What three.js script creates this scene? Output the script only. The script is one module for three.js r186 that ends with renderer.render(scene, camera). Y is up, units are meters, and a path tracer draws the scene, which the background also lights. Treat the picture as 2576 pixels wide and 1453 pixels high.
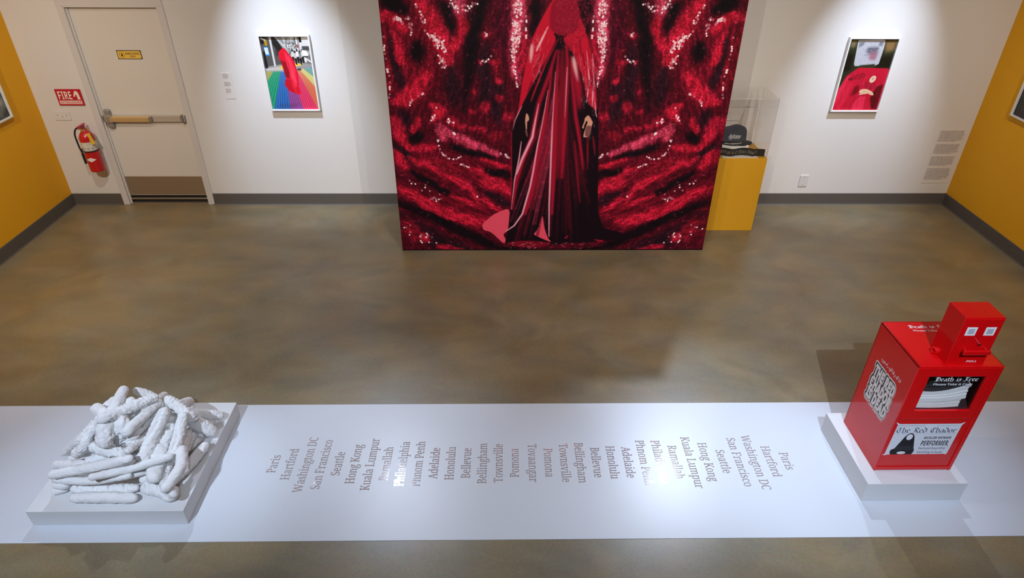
import * as THREE from 'three';
import { RoundedBoxGeometry } from 'three/addons/geometries/RoundedBoxGeometry.js';
import { mergeGeometries } from 'three/addons/utils/BufferGeometryUtils.js';
import { FontLoader } from 'three/addons/loaders/FontLoader.js';
import { createNoise2D, createNoise3D } from 'simplex-noise';

// ---------------------------------------------------------------- camera, exposure, light
const scene = new THREE.Scene();
scene.background = new THREE.Color(0x000000);
const renderer = new THREE.WebGLRenderer({ antialias: true });
renderer.toneMapping = THREE.LinearToneMapping;
renderer.toneMappingExposure = 1.0;
renderer.shadowMap.enabled = true;
const F = 1651.7, PITCH = 0.57461, YAW = 0.016066, ROLL = 0.0064217;          // focal length in pixels of the 2576 x 1453 frame; radians
const camera = new THREE.PerspectiveCamera((2 * Math.atan(726.5 / F) * 180) / Math.PI, 2576 / 1453, 0.05, 40);
camera.position.set(0, 3.3, 0);
camera.rotation.order = 'YXZ';
camera.rotation.set(-PITCH, -YAW, ROLL);
scene.add(camera);
const COOL = 0xd6e6ff, WARM = 0xfff2e4, NEUTRAL = 0xfff4ea;
// the ceiling lamps: [what it lights, x, depth, aim x, y, depth, candela, half angle in degrees, penumbra, colour]; depth is measured from the camera towards the back wall
const LAMPS = [
  ['framed street photograph', -2.22, 5.5, -2.19, 1.15, 6.87, 54, 18, 1, COOL],
  ['framed gravestone photograph', 3.77, 5.5, 3.75, 1.15, 6.87, 52, 18, 1, COOL],
  ['bread pile from behind', -2.74, 6.4, -2.45, 0.2, 2.95, 26, 12, 0.7, COOL],
  ['bread pile from the front', -2.69, 0.1, -2.6, 0.2, 3.0, 54, 20, 1, COOL],
  ['left half of the white floor strip', -1.51, 6.4, -0.75, 0.0, 3.1, 32, 15, 0.9, COOL],
  ['right half of the white floor strip', 2.27, 6.4, 1.4, 0.0, 3.1, 54, 15, 0.9, COOL],
  ['red news box from behind', 2.85, 6.2, 2.6, 0.3, 3.0, 20, 13, 0.8, COOL],
  ['red news box from the front', 1.52, 0.1, 2.25, 0.3, 3.2, 56, 20, 0.9, COOL],
  ['middle of the white floor strip from the front, added fill', -0.35, 0.1, 0.1, 0.0, 2.9, 24, 34, 1, COOL],  // unseen lamp added to soften the shadows on the strip
  ['large printed panel from the left', -0.9, 0.1, 0.2, 1.3, 5.8, 38, 26, 1, NEUTRAL],
  ['large printed panel from the right', 2.1, 0.1, 0.9, 1.3, 5.8, 38, 26, 1, NEUTRAL],
  ['door wall, added ambient fill', -3.6, 2.2, -3.6, 0.5, 6.8, 30, 38, 1, WARM],  // the WARM lamps are unseen floods, added to give the room ambient light
  ['right end of the back wall, added ambient fill', 3.4, 2.2, 3.6, 0.4, 6.8, 26, 38, 1, WARM],
  ['left orange wall, added ambient fill', -2.9, 4.4, -4.85, 0.9, 5.4, 16, 44, 1, WARM],
  ['right orange wall, added ambient fill', 3.3, 4.4, 5.1, 0.9, 5.4, 9, 44, 1, WARM],
  ['middle of the floor, added ambient fill', 0.2, 3.2, 0.2, 0.0, 4.6, 9, 55, 1, WARM],
];

// ---------------------------------------------------------------- helpers
const V = (x, y, d) => new THREE.Vector3(x, y, -d);
let seed = 7;
const rnd = () => { seed = (seed * 1664525 + 1013904223) >>> 0; return seed / 4294967296; };
const rr = (a, b) => a + (b - a) * rnd();
const n2 = createNoise2D(rnd), n3 = createNoise3D(rnd);
const taken = {};
const numbered = (n) => { const k = (taken[n] = (taken[n] ?? -1) + 1); return k ? `${n}_${String(k).padStart(3, '0')}` : n; };
function shade(o) { o.castShadow = true; o.receiveShadow = true; return o; }
function obj(name, geo, mat, parent = scene) {
  const m = shade(new THREE.Mesh(Array.isArray(geo) ? mergeGeometries(geo.map((g) => (g.index ? g.toNonIndexed() : g)).map(strip)) : geo, mat));
  m.name = parent === scene ? numbered(name) : name;
  parent.add(m);
  return m;
}
function strip(g) { for (const k of Object.keys(g.attributes)) if (!['position', 'normal', 'uv'].includes(k)) g.deleteAttribute(k); return g; }
function tag(o, label, category, group) { o.userData.label = label; o.userData.category = category; if (group) o.userData.group = group; return o; }
function thing(name, label, category, x, y, d, group) {
  const o = new THREE.Group(); o.name = numbered(name); o.position.copy(V(x, y, d)); scene.add(o);
  return tag(o, label, category, group);
}
function structure(o, label) { o.userData.kind = 'structure'; if (label) o.userData.label = label; return o; }
const box = (w, h, t, x = 0, y = 0, d = 0) => new THREE.BoxGeometry(w, h, t).translate(x, y, -d);                                   // centred at x, y, depth d
const rbox = (w, h, t, x = 0, y = 0, d = 0, r = 0.004) => new RoundedBoxGeometry(w, h, t, 2, Math.min(r, w / 2.1, h / 2.1, t / 2.1)).translate(x, y, -d);
const cyl = (r0, r1, h, x = 0, y = 0, d = 0, n = 28) => new THREE.CylinderGeometry(r1, r0, h, n).translate(x, y, -d);
const plane = (w, h, x = 0, y = 0, d = 0) => new THREE.PlaneGeometry(w, h).translate(x, y, -d);
const std = (color, roughness = 0.8, more = {}) => new THREE.MeshStandardMaterial({ color, roughness, ...more });
function canvas(w, h, paint) {
  const c = document.createElement('canvas'); c.width = w; c.height = h;
  const g = c.getContext('2d'); g.lineCap = g.lineJoin = 'round';
  paint(g, w, h);
  const t = new THREE.CanvasTexture(c); t.colorSpace = THREE.SRGBColorSpace; t.magFilter = THREE.LinearFilter; t.anisotropy = 8;
  return t;
}
const printed = (t, roughness = 0.55, more = {}) => new THREE.MeshStandardMaterial({ map: t, roughness, ...more });
const decal = (t, roughness = 0.5) => new THREE.MeshStandardMaterial({ map: t, transparent: true, roughness });
function noiseTexture(w, h, f, wrap = true) {
  const data = new Uint8Array(w * h * 4);
  for (let y = 0; y < h; y++) for (let x = 0; x < w; x++) { const c = f(x / w, y / h), i = (y * w + x) * 4; data[i] = c[0]; data[i + 1] = c[1]; data[i + 2] = c[2]; data[i + 3] = 255; }
  const t = new THREE.DataTexture(data, w, h); t.magFilter = THREE.LinearFilter; t.minFilter = THREE.LinearMipmapLinearFilter; t.generateMipmaps = true;
  if (wrap) t.wrapS = t.wrapT = THREE.RepeatWrapping;
  t.needsUpdate = true;
  return t;
}
function poly(g, k, pts, H) {                                                          // closed outline, its corners slightly rounded
  const n = pts.length / 2, at = (i) => [pts[2 * (i % n)] * k, H - pts[2 * (i % n) + 1] * k]; g.beginPath();
  for (let i = 0; i < n; i++) { const [ax, ay] = at(i), [bx, by] = at(i + 1), [cx, cy] = at(i + 2), t = 0.32; if (!i) g.moveTo(ax + (bx - ax) * 0.5, ay + (by - ay) * 0.5); g.lineTo(bx + (ax - bx) * t, by + (ay - by) * t); g.quadraticCurveTo(bx, by, bx + (cx - bx) * t, by + (cy - by) * t); }
  g.closePath();
}

// a broad-nib pen for black-letter words: every letter is a few strokes in a box one unit high
const LETTERS = {
  a: [0.44, [[0.06, 0.5, 0.2, 0.62, 0.34, 0.54, 0.34, 0.08, 0.43, 0.02], [0.34, 0.36, 0.12, 0.28, 0.07, 0.12, 0.2, 0.01, 0.34, 0.12]]],
  d: [0.46, [[0.1, 0.96, 0.38, 0.66, 0.38, 0.12, 0.24, 0.0, 0.08, 0.1, 0.08, 0.48, 0.22, 0.6]]],
  e: [0.4, [[0.1, 0.54, 0.1, 0.1, 0.22, 0.01, 0.37, 0.1], [0.1, 0.54, 0.24, 0.62, 0.36, 0.48, 0.12, 0.3]]],
  h: [0.46, [[0.06, 0.94, 0.1, 1.0, 0.1, 0.06, 0.17, 0.0], [0.1, 0.48, 0.26, 0.6, 0.38, 0.5, 0.38, 0.1, 0.26, -0.14]]],
  i: [0.24, [[0.06, 0.55, 0.12, 0.6, 0.12, 0.08, 0.2, 0.01], [0.12, 0.8, 0.15, 0.83]]],
  o: [0.46, [[0.22, 0.62, 0.08, 0.5, 0.08, 0.12, 0.22, 0.0, 0.38, 0.12, 0.38, 0.5, 0.22, 0.62]]],
  r: [0.38, [[0.04, 0.54, 0.12, 0.6, 0.12, 0.08, 0.2, 0.01], [0.12, 0.48, 0.26, 0.62, 0.36, 0.53]]],
  s: [0.4, [[0.36, 0.52, 0.22, 0.62, 0.09, 0.5, 0.34, 0.2, 0.2, 0.01, 0.04, 0.1]]],
  t: [0.34, [[0.14, 0.82, 0.14, 0.1, 0.22, 0.01, 0.32, 0.08], [0.02, 0.6, 0.32, 0.6]]],
  C: [0.6, [[0.5, 0.86, 0.28, 0.93, 0.08, 0.6, 0.1, 0.25, 0.28, 0.01, 0.55, 0.13], [0.3, 0.85, 0.3, 0.15], [0.5, 0.88, 0.54, 0.74]]],
  D: [0.68, [[0.18, 0.88, 0.18, 0.08], [0.02, 0.8, 0.2, 0.94, 0.48, 0.85, 0.62, 0.6, 0.6, 0.25, 0.42, 0.03, 0.2, 0.07, 0.03, 0.0], [0.34, 0.84, 0.34, 0.12]]],
  F: [0.56, [[0.2, 0.92, 0.24, 0.1, 0.08, -0.04, 0.0, 0.04], [0.02, 0.78, 0.2, 0.95, 0.4, 0.86, 0.58, 0.97], [0.22, 0.5, 0.5, 0.55]]],
  R: [0.6, [[0.18, 0.9, 0.2, 0.12, 0.05, 0.0], [0.02, 0.78, 0.2, 0.95, 0.46, 0.88, 0.5, 0.66, 0.22, 0.52], [0.3, 0.52, 0.46, 0.1, 0.6, 0.0]]],
  T: [0.62, [[0.02, 0.8, 0.2, 0.95, 0.42, 0.86, 0.6, 0.95], [0.24, 0.8, 0.08, 0.5, 0.14, 0.12, 0.34, 0.0, 0.56, 0.13], [0.4, 0.86, 0.36, 0.2]]],
};
function blackletter(g, text, x, y, size, width, nib = 0.075) {                       // baseline at y, drawn width pixels wide
  const total = [...text].reduce((s, c) => s + (LETTERS[c]?.[0] ?? 0.34), 0) * size, sx = width / total, n = nib * size;
  for (const c of text) {
    const L = LETTERS[c];
    for (const s of L?.[1] ?? []) for (let i = 0; i + 3 < s.length; i += 2) {
      const ax = x + s[i] * size * sx, ay = y - s[i + 1] * size, bx = x + s[i + 2] * size * sx, by = y - s[i + 3] * size, k = n * 0.9, l = n * 0.55;
      g.beginPath(); g.moveTo(ax - k, ay + l); g.lineTo(ax + k, ay - l); g.lineTo(bx + k, by - l); g.lineTo(bx - k, by + l); g.closePath(); g.fill(); g.lineWidth = n * 0.35; g.stroke();
    }
    x += (L?.[0] ?? 0.34) * size * sx;
  }
}
function fitted(g, text, x, y, w, h, font = 'bold', family = 'sans-serif', slant = 0) {                                    // text squeezed into a box whose baseline is y
  g.save(); g.font = `${font} 100px ${family}`; g.translate(x, y); g.transform(w / g.measureText(text).width, 0, slant, h / 73, 0, 0); g.fillText(text, 0, 0); g.restore();
}
function squiggle(g, x, y, w, h, gap) {                                                // print too small to read: short dashes
  for (let q = x; q < x + w; ) { const l = rr(0.6, 2.4) * gap; g.fillRect(q, y + rr(-0.1, 0.1) * h, Math.min(l, x + w - q), h * rr(0.7, 1)); q += l + gap * 0.55; }
}

// ---------------------------------------------------------------- materials
const wallBump = noiseTexture(256, 256, (u, v) => { const a = 2 * Math.PI; const s = n3(Math.cos(a * u) * 9, Math.sin(a * u) * 9 + 40, v * 40) * 0.5 + n3(Math.cos(a * u) * 22, Math.sin(a * u) * 22, Math.sin(a * v) * 22) * 0.5; const k = 128 + 70 * s; return [k, k, k]; });
wallBump.repeat.set(8, 4);
const whiteWall = new THREE.MeshStandardMaterial({ color: new THREE.Color(0.735, 0.725, 0.7), roughness: 0.85, bumpMap: wallBump, bumpScale: 0.0006 });
const orangeWall = new THREE.MeshStandardMaterial({ color: new THREE.Color(0.86, 0.42, 0.002), roughness: 0.75, bumpMap: wallBump, bumpScale: 0.0006 });
const ceilingPaint = std(new THREE.Color(0.5, 0.48, 0.45), 0.9);
const rubber = std(new THREE.Color(0.105, 0.093, 0.083), 0.62);
const doorPaint = std(new THREE.Color(0.72, 0.69, 0.64), 0.5);
const framePaint = std(new THREE.Color(0.67, 0.65, 0.64), 0.45);
const whitePlinth = std(new THREE.Color(0.72, 0.73, 0.73), 0.6);
const whiteFrame = std(new THREE.Color(0.8, 0.8, 0.79), 0.4);
const black = std(new THREE.Color(0.012, 0.011, 0.011), 0.6);
const steel = new THREE.MeshStandardMaterial({ color: new THREE.Color(0.5, 0.48, 0.44), roughness: 0.38, metalness: 0.9 });
const chrome = new THREE.MeshStandardMaterial({ color: new THREE.Color(0.75, 0.74, 0.72), roughness: 0.2, metalness: 1 });
const bronze = new THREE.MeshStandardMaterial({ color: new THREE.Color(0.46, 0.38, 0.29), roughness: 0.4, metalness: 0.75 });
const redPaint = new THREE.MeshPhysicalMaterial({ color: new THREE.Color(0.72, 0.001, 0.003), roughness: 0.5, specularIntensity: 0.4, clearcoat: 0.75, clearcoatRoughness: 0.08 });
const redShade = new THREE.MeshPhysicalMaterial({ color: new THREE.Color(0.3, 0.003, 0.006), roughness: 0.5, clearcoat: 0.4, clearcoatRoughness: 0.2 });
const yellowPaint = std(new THREE.Color(0.7, 0.36, 0.012), 0.5);
const plasticWhite = std(new THREE.Color(0.68, 0.67, 0.66), 0.45);
const pane = new THREE.MeshPhysicalMaterial({ color: 0xffffff, transmission: 1, thickness: 0, roughness: 0.02, ior: 1.49 });

// polished concrete: cloudy olive brown with paler worn patches
const fbm = (x, y, o) => { let s = 0, a = 0.5, f = 1; for (let i = 0; i < o; i++, a *= 0.5, f *= 2.03) s += a * n2(x * f, y * f); return s; };
const concrete = noiseTexture(1200, 1200, (u, v) => {
  const x = u * 10.4, y = v * 10, big = fbm(x * 0.4, y * 0.6, 3), mid = fbm(x * 1.5 + 9 + big, y * 2.4, 4), fine = n2(x * 60, y * 60), hue = n2(x * 2.1 + 50, y * 2.1);
  let k = 1 + 0.08 * big + 0.11 * mid + 0.035 * fine;
  if (x > 8.3 && y < 4.2 && y > 3) k += Math.max(0, 1 - Math.hypot((x - 9.05) / 0.55, (y - 3.55) / 0.28)) * Math.max(0, n2(x * 5, y * 9) + 0.25) * 0.4;
  return [128 * k + 4 * hue, 116 * k, 90 * k - 5 * hue].map((c) => c + (rnd() - 0.5) * 13).map((c) => Math.max(0, Math.min(255, c)));
}, false);
concrete.colorSpace = THREE.SRGBColorSpace;
const concreteMat = new THREE.MeshStandardMaterial({ map: concrete, roughness: 0.31 });

// ---------------------------------------------------------------- the room
const XL = -4.886, XR = 5.113, DB = 6.895, DF = -2.6, TOP = 4.45;
const W = XR - XL, XM = (XR + XL) / 2, DM = (DB + DF) / 2, LEN = DB - DF;
structure(obj('floor', box(W + 0.4, 0.12, LEN + 0.4, XM, -0.06, DM), concreteMat), 'polished olive brown concrete floor');
structure(obj('ceiling', box(W + 0.4, 0.12, LEN + 0.4, XM, TOP + 0.06, DM), ceilingPaint));
structure(obj('wall_left', box(0.2, TOP, LEN, XL - 0.1, TOP / 2, DM), orangeWall), 'orange painted left wall');
structure(obj('wall_right', box(0.2, TOP, LEN, XR + 0.1, TOP / 2, DM), orangeWall), 'orange painted right wall');
structure(obj('wall_front', box(W + 0.4, TOP, 0.2, XM, TOP / 2, DF - 0.1), whiteWall));
const DOOR = { x0: -4.275, x1: -3.365, top: 2.12 };
{
  const s = new THREE.Shape([[XL - 0.2, 0], [DOOR.x0, 0], [DOOR.x0, DOOR.top], [DOOR.x1, DOOR.top], [DOOR.x1, 0], [XR + 0.2, 0], [XR + 0.2, TOP], [XL - 0.2, TOP]].map((p) => new THREE.Vector2(...p)));
  const g = new THREE.ExtrudeGeometry(s, { depth: 0.2, bevelEnabled: false }).translate(0, 0, -DB - 0.2);
  const uv = g.attributes.uv; for (let i = 0; i < uv.count; i++) uv.setXY(i, uv.getX(i) / 9, uv.getY(i) / 4.4);
  structure(obj('wall_back', g, whiteWall), 'white back wall');
}
const skirting = (len) => { const s = new THREE.Shape(); s.moveTo(0, 0); s.lineTo(0.02, 0); s.quadraticCurveTo(0.01, 0.004, 0.009, 0.018); s.lineTo(0.007, 0.134); s.quadraticCurveTo(0.006, 0.138, 0, 0.138); return new THREE.ExtrudeGeometry(s, { depth: len, bevelEnabled: false }); };
structure(obj('baseboard_left', skirting(LEN).translate(XL, 0, -DB), rubber));
structure(obj('baseboard_right', skirting(LEN).rotateY(Math.PI).translate(XR, 0, -DF), rubber));
structure(obj('baseboard_back_1', skirting(DOOR.x0 - 0.062 - XL).rotateY(-Math.PI / 2).translate(DOOR.x0 - 0.062, 0, -DB), rubber));
structure(obj('baseboard_back_2', skirting(XR - DOOR.x1 - 0.052).rotateY(-Math.PI / 2).translate(XR, 0, -DB), rubber));

// the door: steel frame, leaf, kick plate, sweep, panic bar
{
  const t = new THREE.Group(); t.name = 'door_1'; t.position.copy(V((DOOR.x0 + DOOR.x1) / 2, 0, DB)); scene.add(t); structure(t, 'white emergency door with a panic bar and metal kick plate');
  const X = (x) => x - (DOOR.x0 + DOOR.x1) / 2, l = X(DOOR.x0), r = X(DOOR.x1), dp = 0.055;
  // frame: face, stop and reveal on both sides and over the head
  const jamb = (x, s) => [rbox(0.06, 2.12, 0.03, x - s * 0.028, 1.06, 0.005, 0.006), rbox(0.016, 2.12, 0.06, x + s * 0.004, 1.06, 0.02, 0.003), rbox(0.03, 2.12, 0.02, x + s * 0.012, 1.06, 0.028, 0.004)];
  obj('frame', [...jamb(l, 1), ...jamb(r + 0.008, -1), rbox(r - l + 0.124, 0.06, 0.03, 0, 2.148, 0.005, 0.006), rbox(r - l, 0.016, 0.06, 0, 2.114, 0.02, 0.003)], framePaint, t);
  obj('leaf', rbox(r - l - 0.03, 2.0, 0.045, 0, 1.1, dp + 0.005, 0.002), doorPaint, t);
  obj('kick_plate', rbox(r - l - 0.036, 0.222, 0.003, 0, 0.219, dp - 0.019, 0.001), bronze, t);
  obj('sweep', [rbox(r - l - 0.036, 0.02, 0.014, 0, 0.062, dp - 0.024, 0.003)], steel, t);
  obj('gap_shade', box(r - l - 0.02, 0.1, 0.03, 0, 0.05, dp + 0.012), black, t);  // black strip stands in for the shadow below the kick plate
  obj('threshold', rbox(r - l, 0.012, 0.09, 0, 0.006, 0.05, 0.004), bronze, t);
  const bar = new THREE.Group(); bar.name = 'panic_bar'; bar.position.set(0, 1.0, -dp + 0.024); t.add(bar);
  obj('rail', rbox(r - l - 0.07, 0.072, 0.03, 0.012, 0, -0.015, 0.008), std(new THREE.Color(0.6, 0.56, 0.49), 0.4, { metalness: 0.35 }), bar);
  obj('push_pad', rbox(0.42, 0.058, 0.036, l + 0.31, -0.002, -0.038, 0.012), new THREE.MeshStandardMaterial({ color: new THREE.Color(0.7, 0.52, 0.26), roughness: 0.4, metalness: 0.5 }), bar);
  obj('end_cap', [rbox(0.03, 0.08, 0.046, r - 0.05, 0, -0.022, 0.008), rbox(0.03, 0.056, 0.03, l + 0.535, 0, -0.036, 0.01)], std(new THREE.Color(0.24, 0.21, 0.19), 0.45), bar);
  obj('latch_head', [rbox(0.066, 0.205, 0.04, l + 0.085, 0.0, -0.02, 0.02), rbox(0.09, 0.085, 0.05, l + 0.085, 0, -0.03, 0.014)], std(new THREE.Color(0.36, 0.34, 0.31), 0.42, { metalness: 0.4 }), bar);
  obj('latch_bolt', rbox(0.02, 0.062, 0.03, l + 0.034, 0.0, -0.018, 0.004), black, bar);
}
// sign on the door leaf
{
  const t = thing('door_sign', 'small yellow sign with a dark border reading EMPLOYEES ONLY, high on the door', 'sign', -3.786, 1.652, DB + 0.0365);
  obj('plate', rbox(0.245, 0.088, 0.004, 0, 0, 0.0, 0.002), std(new THREE.Color(0.05, 0.04, 0.03), 0.5), t);
  const tx = canvas(512, 184, (g, w, h) => {
    g.fillStyle = '#2c2016'; g.fillRect(0, 0, w, h); g.fillStyle = '#ecc458'; g.beginPath(); g.roundRect(10, 10, w - 20, h - 20, 26); g.fill();
    g.strokeStyle = '#6b4a10'; g.fillStyle = '#f0c64a'; g.lineWidth = 7; g.beginPath(); g.arc(98, 92, 58, 0, 7); g.fill(); g.stroke();
    g.fillStyle = '#3a2a12'; g.beginPath(); g.moveTo(80, 120); g.lineTo(86, 70); g.lineTo(100, 58); g.lineTo(112, 72); g.lineTo(120, 112); g.lineTo(104, 126); g.fill();
    g.fillStyle = '#4a3020'; fitted(g, 'EMPLOYEES', 176, 90, 300, 44); fitted(g, 'ONLY', 260, 146, 130, 42);
  });
  obj('face', plane(0.241, 0.084, 0, 0, -0.0025), printed(tx, 0.5), t);
}

// ---------------------------------------------------------------- wall things
{ // fire extinguisher sign
  const t = thing('fire_sign', 'red sign with white letters FIRE EXTINGUISHER and a bent arrow', 'sign', -4.512, 1.232, DB - 0.008);
  obj('plate', rbox(0.262, 0.168, 0.012, 0, 0, 0, 0.002), std(new THREE.Color(0.5, 0.015, 0.03), 0.5), t);
  const tx = canvas(520, 332, (g, w, h) => {
    g.fillStyle = '#c4152c'; g.fillRect(0, 0, w, h); g.fillStyle = '#f2e6da';
    fitted(g, 'FIRE', 26, 206, 300, 172); g.lineWidth = 1;
    g.beginPath(); g.moveTo(350, 150); g.lineTo(395, 36); g.quadraticCurveTo(440, 10, 470, 60); g.lineTo(486, 210); g.lineTo(426, 210); g.lineTo(420, 110); g.lineTo(396, 108); g.lineTo(382, 152); g.fill();
    g.fillStyle = '#f2e6da'; g.fillRect(26, 232, w - 52, 74); g.fillStyle = '#c4152c'; fitted(g, 'EXTINGUISHER', 40, 294, w - 80, 50);
  });
  obj('face', plane(0.256, 0.162, 0, 0, -0.0066), printed(tx, 0.5), t);
}
{ // blank switch plate under it
  const t = thing('switch_plate', 'white three-gang wall plate with tiny holes between the fire sign and extinguisher', 'switch plate', -4.663, 1.035, DB - 0.004);
  obj('plate', rbox(0.165, 0.098, 0.007, 0, 0, 0, 0.003), whiteWall, t);
  for (const [x, y] of [[-0.045, 0.006], [0.0, -0.012], [0.048, 0.004]]) obj('hole', rbox(0.007, 0.013, 0.004, x, y, -0.0035, 0.0015), std(0x8e8a86, 0.6), t);
}
{ // outlet low on the right
  const t = thing('wall_outlet', 'white blank outlet cover low on the back wall right of the yellow pedestal', 'outlet cover', 3.418, 0.293, DB - 0.004);
  obj('plate', rbox(0.097, 0.136, 0.009, 0, 0, 0, 0.004), plasticWhite, t);
  for (const y of [-0.045, 0.045]) obj('screw', cyl(0.004, 0.004, 0.004, 0, 0, 0, 10).rotateX(Math.PI / 2).translate(0, y, 0.005), chrome, t);
}
// fire extinguisher
{
  const t = thing('fire_extinguisher', 'red fire extinguisher with white label band, black hose and yellow tag hung by the door', 'fire extinguisher', -4.432, 0.455, 6.805);
  const paint = new THREE.MeshPhysicalMaterial({ color: new THREE.Color(0.55, 0.006, 0.012), roughness: 0.35, clearcoat: 0.6, clearcoatRoughness: 0.15 });
  const pr = [[0, 0], [0.06, 0], [0.072, 0.006], [0.075, 0.016], [0.075, 0.35], [0.072, 0.385], [0.06, 0.415], [0.038, 0.44], [0.024, 0.448], [0.022, 0.47], [0, 0.47]];
  obj('cylinder', new THREE.LatheGeometry(pr.map((p) => new THREE.Vector2(...p)), 40), paint, t);
  const lab = canvas(1024, 256, (g, w, h) => {
    g.fillStyle = '#ded8cd'; g.fillRect(0, 0, w, h); g.fillStyle = '#77716a';
    for (let r = 0; r < 3; r++) for (let x = 30; x < w - 60; x += 250) squiggle(g, x, 24 + r * 26, 150, 10, 14);
    g.strokeStyle = '#55504c'; g.lineWidth = 6; for (let x = 20; x < w; x += 92) { g.strokeRect(x, 150, 52, 70); g.fillStyle = '#8d8780'; g.fillRect(x + 16, 166, 22, 36); }
    g.fillStyle = '#c8a54a'; g.fillRect(560, 20, 60, 90);
  });
  obj('label_band', new THREE.CylinderGeometry(0.0758, 0.0758, 0.096, 40, 1, true).translate(0, 0.292, 0), printed(lab, 0.5), t);
  obj('strap', [new THREE.CylinderGeometry(0.0775, 0.0775, 0.016, 40, 1, true).translate(0, 0.238, 0), box(0.03, 0.03, 0.02, -0.078, 0.238, 0)], black, t);
  obj('bracket', [box(0.05, 0.3, 0.012, 0, 0.22, 0.084), box(0.03, 0.05, 0.03, 0, 0.32, 0.075)], steel, t);
  const dia = new THREE.Shape([[-0.062, 0], [0, -0.024], [0.062, 0], [0, 0.024]].map((p) => new THREE.Vector2(...p)));
  const dg = new THREE.ShapeGeometry(dia, 1), dp = dg.attributes.position;
  const bent = new THREE.PlaneGeometry(1, 1, 16, 8), bp = bent.attributes.position;
  for (let i = 0; i < bp.count; i++) { const u = bp.getX(i) * 2, v = bp.getY(i) * 2 * (1 - Math.abs(u)), a = u * 0.7 + 0.12; bp.setXYZ(i, Math.sin(a) * 0.0762, 0.148 + v * 0.024, Math.cos(a) * 0.0762); }
  bent.computeVertexNormals();
  obj('diamond', bent, std(0xf0ece8, 0.5), t);
  obj('valve', [cyl(0.02, 0.018, 0.05, 0, 0.485, 0, 18), rbox(0.05, 0.026, 0.03, -0.02, 0.486, 0, 0.008)], std(new THREE.Color(0.42, 0.1, 0.14), 0.4, { metalness: 0.3 }), t);
  obj('handle', [rbox(0.028, 0.012, 0.12, 0.002, 0.515, -0.03, 0.004), rbox(0.026, 0.012, 0.1, 0.002, 0.495, -0.04, 0.004)], std(new THREE.Color(0.5, 0.05, 0.09), 0.4), t);
  obj('gauge', cyl(0.017, 0.017, 0.012, 0, 0, 0, 20).rotateX(Math.PI / 2).translate(-0.004, 0.462, 0.028), chrome, t);
  const hose = new THREE.CatmullRomCurve3([[-0.03, 0.486, 0.004], [-0.075, 0.47, 0.012], [-0.1, 0.42, 0.02], [-0.106, 0.33, 0.02], [-0.1, 0.25, 0.02], [-0.092, 0.21, 0.02]].map((p) => new THREE.Vector3(...p)));
  obj('hose', new THREE.TubeGeometry(hose, 30, 0.0085, 10), black, t);
  obj('nozzle', [cyl(0.0125, 0.0125, 0.11, -0.094, 0.142, -0.02, 16), cyl(0.009, 0.009, 0.03, -0.093, 0.212, -0.02, 16)], black, t);
  const tg = new THREE.PlaneGeometry(0.042, 0.12, 2, 8); { const p = tg.attributes.position; for (let i = 0; i < p.count; i++) p.setZ(i, 0.006 * Math.sin(p.getY(i) * 30)); tg.computeVertexNormals(); }
  obj('tag', tg.rotateZ(0.3).rotateX(-0.25).translate(0.068, 0.375, 0.05), std(new THREE.Color(0.72, 0.45, 0.03), 0.6, { side: THREE.DoubleSide }), t);
}
// wall texts: thin white boards with print too small to read
function wallText(label, x0, y0, w, h, rows, dark) {
  const t = thing('wall_text', label, 'wall text', x0 + w / 2, y0, DB - 0.0015);
  obj('board', box(w, h, 0.003, 0, 0, 0), whiteWall, t);
  const k = 1000, tx = canvas(Math.round(w * k), Math.round(h * k), (g, W2, H2) => {
    g.fillStyle = '#e0dcd7'; g.fillRect(0, 0, W2, H2); g.fillStyle = dark;
    for (const [x, y, rw, n, ls] of rows) for (let i = 0; i < n; i++) squiggle(g, x * W2, (y + i * ls) * H2, rw * W2 * (i === n - 1 ? 0.75 : rr(0.93, 1)), ls * H2 * 0.62, ls * H2 * 0.5);
  });
  obj('print', plane(w - 0.002, h - 0.002, 0, 0, -0.002), printed(tx, 0.7), t);
}
wallText('small white wall label with three grey paragraphs left of the street photograph', -2.892, 1.352, 0.1, 0.27, [[0.12, 0.06, 0.6, 5, 0.035], [0.12, 0.36, 0.68, 5, 0.035], [0.12, 0.62, 0.55, 5, 0.035]], '#8b8484');
wallText('large white wall text with four grey paragraphs in the right corner', 4.768, 0.578, 0.305, 0.63, [[0.05, 0.02, 0.9, 10, 0.02], [0.05, 0.265, 0.9, 9, 0.02], [0.05, 0.49, 0.9, 9, 0.02], [0.05, 0.715, 0.9, 11, 0.02]], '#8a848c');

// ---------------------------------------------------------------- framed photographs
function picture(name, label, w, h, tex, place) {
  const t = thing(name, label, 'framed photograph', 0, 0, 0);
  const s = new THREE.Shape([[-w / 2, -h / 2], [w / 2, -h / 2], [w / 2, h / 2], [-w / 2, h / 2]].map((p) => new THREE.Vector2(...p))), b = 0.012;
  s.holes.push(new THREE.Path([[-w / 2 + b, -h / 2 + b], [-w / 2 + b, h / 2 - b], [w / 2 - b, h / 2 - b], [w / 2 - b, -h / 2 + b]].map((p) => new THREE.Vector2(...p))));
  obj('frame', new THREE.ExtrudeGeometry(s, { depth: 0.036, bevelEnabled: true, bevelSize: 0.0015, bevelThickness: 0.002, bevelSegments: 1 }).translate(0, 0, 0.0025), whiteFrame, t);
  obj('backing', box(w - 0.02, h - 0.02, 0.004, 0, 0, -0.006), std(0x888580, 0.9), t);
  obj('print', plane(w - 2 * b, h - 2 * b, 0, 0, -0.02), printed(tex, 0.35), t);
  place(t);
  return t;
}
const P100 = (g, w, h, pts) => { g.beginPath(); for (let i = 0; i < pts.length; i += 2) g.lineTo((pts[i] * w) / 100, (pts[i + 1] * h) / 100); g.closePath(); };
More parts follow.
